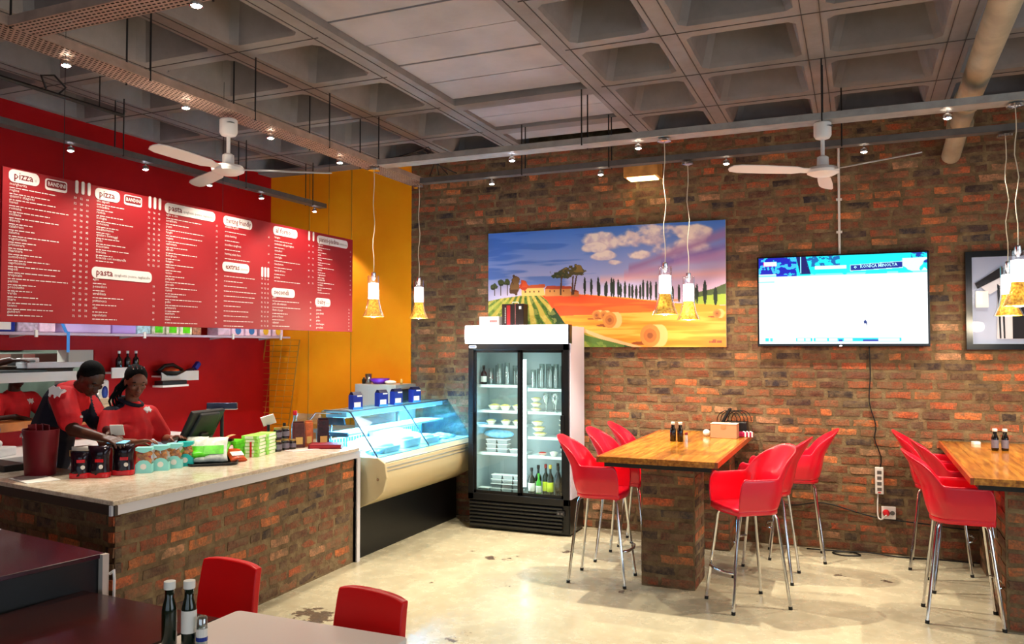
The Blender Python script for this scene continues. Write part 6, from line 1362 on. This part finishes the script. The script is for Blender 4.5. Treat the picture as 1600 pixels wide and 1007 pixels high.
HW = head_parts(b, L2_(whead)[:3], R_(-28), R_(22), 0, .97)
hand(b, L2_(wwrL)[:3], (1, .5, .15), (-.2, .1, 1), .5, -1, s=.95); hand(b, L2_(wwrR)[:3], (1, -.1, .25), (-.2, .3, 1), .5, 1, s=.95)
remesh(b, .0062, M_sk2, 'body', wm, 3); face_extras(HW, wm)
hr = MB().ell((-.022, 0, .043), (.098, .083, .085), 20, 14).ell((-.055, 0, .0), (.065, .078, .085), 16, 10).ell((-.06, 0, .07), (.06, .055, .05), 12, 8); hr.xf(HW); remesh(hr, .008, M_hair, 'hair', wm, 2)
rb = random.Random(3)
for k in range(11):
    y0 = -.05+.01*k; p0 = HW @ Vector((-.09+.01*abs(k-5)*.5, (k-5)*.014, .0)); q = [tuple(p0)]
    ofx = Vector((-.045+rb.uniform(-.02, .02), -.045+.006*(k-5)+rb.uniform(-.01, .01), 0))
    for i in range(1, 9): t_ = i/8; q.append(tuple(p0+ofx*min(1, t_*2)+Vector((.008*sin(i*2+k), .008*cos(i*2+k), -.27*t_))))
    obj('braid', MB().tube(q, [.013-.0009*i for i in range(9)], 7), M_hair, wm, smooth=True)
for k in range(3): obj('hair_clip', MB().tube([tuple(HW @ Vector((.035, -.04+.03*k, .122))), tuple(HW @ Vector((.0, -.04+.03*k, .131)))], .0035, 6), M_chrome, wm)
sh = MB(); sh.caps(cp2([(-4.85, 4.35, .93, .160), (-4.84, 4.345, 1.09, .135), (-4.825, 4.34, 1.25, .14), (-4.83, 4.33, 1.37, .105)]))
for dy in (-.07, .07): sh.caps(cp2([(-4.755-.01*dy, 4.33+dy-.02, 1.24, .072)]))
for a, c in ((wshL, welL), (wshR, welR)):
    e = tuple(a[i]+(c[i]-a[i])*.78 for i in range(3)); sh.caps(cp2([(-4.83, 4.33, 1.34, .11), (*a, .072), (*e, .064)]))
def wm_assign(c):
    p = Vector(c)+off2; q = CAMP+(p-CAMP)/K2
    return 1 if (q.z > 1.405 and q.y < 4.30 and q.x < -4.80) else 0
ws_ = remesh(sh, .009, M_shirt, 'polo_shirt', wm, 4, [M_shirt, M_navyc], wm_assign)
mark_on(ws_, pixray(229, 640, 6.1), [(a*.8, c*.8) for a, c in cow], (0, 0, 1), 'emblem')
obj('collar', MB().tube(cp2([(-4.82+.075*cos(a), 4.325+.075*sin(a), 1.455-.03*cos(a-.3)) for a in [i*pi/6 for i in range(12)]]), .016, 6, closed=True), M_navyc, wm, smooth=True)
t = thing('phone', 'black phone with pale blue screen edge held over counter', 'phone', T((-4.36, 3.82, 1.235)), .3); obj('phone_body', MB().box((0, 0, 0), (.14, .07, .01), rx=.2), M_till, t, bevel=.003); obj('screen_edge', MB().box((0, 0, .0065), (.13, .06, .002), rx=.2), mat('phone_glow', '#6fb8d8', .3, emit=.8, ecol='#6fc0e8'), t)
tag(obj('receipt', MB().box((0, 0, 0), (.09, .004, .08), rx=.4), M_lw, loc=T((-4.50, 3.93, 1.30)), rz=.5), 'white slip of paper held by the leaning man', 'paper')
# ---- cook in the kitchen
ck = thing('person', 'cook in a red polo behind the pass, face hidden by the shelf', 'person', (-7.12, 5.06, 0)); 
b = MB(); b.caps([(0, 0, .92, .13), (0, 0, 1.12, .12), (.02, 0, 1.30, .12), (.03, 0, 1.38, .08)]); b.caps([(.03, 0, 1.40, .055), (.05, -.01, 1.50, .05)])
b.caps([(.02, 0, 1.34, .09), (.03, -.17, 1.36, .052), (.16, -.24, 1.20, .04), (.34, -.2, 1.235, .027)]); b.caps([(.02, 0, 1.34, .09), (.03, .17, 1.36, .052), (.12, .26, 1.24, .04), (.36, .2, 1.245, .027)])
for s in (-1, 1): b.caps([(0, .08*s, .9, .085), (0, .09*s, .45, .056), (0, .09*s, .07, .04)]); b.caps([(0, .09*s, .04, .04), (.14, .1*s, .03, .03)])
HC = head_parts(b, (.09, -.01, 1.60), 0, R_(20), 0, 1.0); hand(b, (.34, -.2, 1.235), (1, .2, -.1), (0, 0, 1), .5, -1); hand(b, (.36, .2, 1.245), (1, -.2, -.1), (0, 0, 1), .5, 1)
remesh(b, .0075, M_sk1, 'body', ck, 3); face_extras(HC, ck); remesh(MB().ell((-.022, 0, .045), (.096, .080, .084), 20, 14).xf(HC), .008, M_hair, 'hair', ck, 2)
sh = MB().caps([(0, 0, .93, .15), (0, 0, 1.12, .145), (.02, 0, 1.29, .145), (.02, 0, 1.36, .11)])
for s in (-1, 1): sh.caps([(.02, 0, 1.32, .115), (.03, .17*s, 1.36, .078), (.11, .225*s, 1.26, .07)])
cs_ = remesh(sh, .010, M_shirt, 'polo_shirt', ck, 4); mark_on(cs_, pixray(46, 627, 7.4), [(a*.8, c*.8) for a, c in cow], (0, 0, 1), 'emblem')
# second cook's arm is part of a figure further left, reaching over the pass
c2 = thing('person', 'second cook at the left picture edge reaching across the pass shelf', 'person', (-7.2, 4.28, 0))
b = MB(); b.caps([(0, 0, .92, .13), (0, 0, 1.12, .12), (.02, 0, 1.30, .12), (.03, 0, 1.38, .08)]); b.caps([(.03, 0, 1.40, .055), (.05, 0, 1.50, .05)])
b.caps([(.02, 0, 1.34, .09), (.03, -.17, 1.36, .052), (.1, -.26, 1.15, .04), (.2, -.2, 1.1, .027)]); b.caps([(.02, 0, 1.36, .09), (.04, .16, 1.42, .055), (.20, .34, 1.66, .042), (.36, .56, 1.73, .03)])
for s in (-1, 1): b.caps([(0, .08*s, .9, .085), (0, .09*s, .45, .056), (0, .09*s, .07, .04)]); b.caps([(0, .09*s, .04, .04), (.14, .1*s, .03, .03)])
HC = head_parts(b, (.09, -.05, 1.61), 0, R_(15), 0, 1.0); hand(b, (.36, .56, 1.73), (.7, .7, .0), (0, 0, 1), .4, -1); hand(b, (.2, -.2, 1.1), (1, 0, 0), (0, 0, 1), .4, -1)
remesh(b, .0075, M_sk1, 'body', c2, 3); face_extras(HC, c2); remesh(MB().ell((-.022, 0, .045), (.096, .080, .084), 20, 14).xf(HC), .008, M_hair, 'hair', c2, 2)
sh = MB().caps([(0, 0, .93, .15), (0, 0, 1.12, .145), (.02, 0, 1.29, .145), (.02, 0, 1.36, .11)]); sh.caps([(.02, 0, 1.32, .115), (.03, -.17, 1.36, .078), (.09, -.23, 1.24, .07)]); sh.caps([(.02, 0, 1.33, .115), (.04, .16, 1.42, .08), (.17, .31, 1.62, .07)])
remesh(sh, .010, M_shirt, 'polo_shirt', c2, 4)
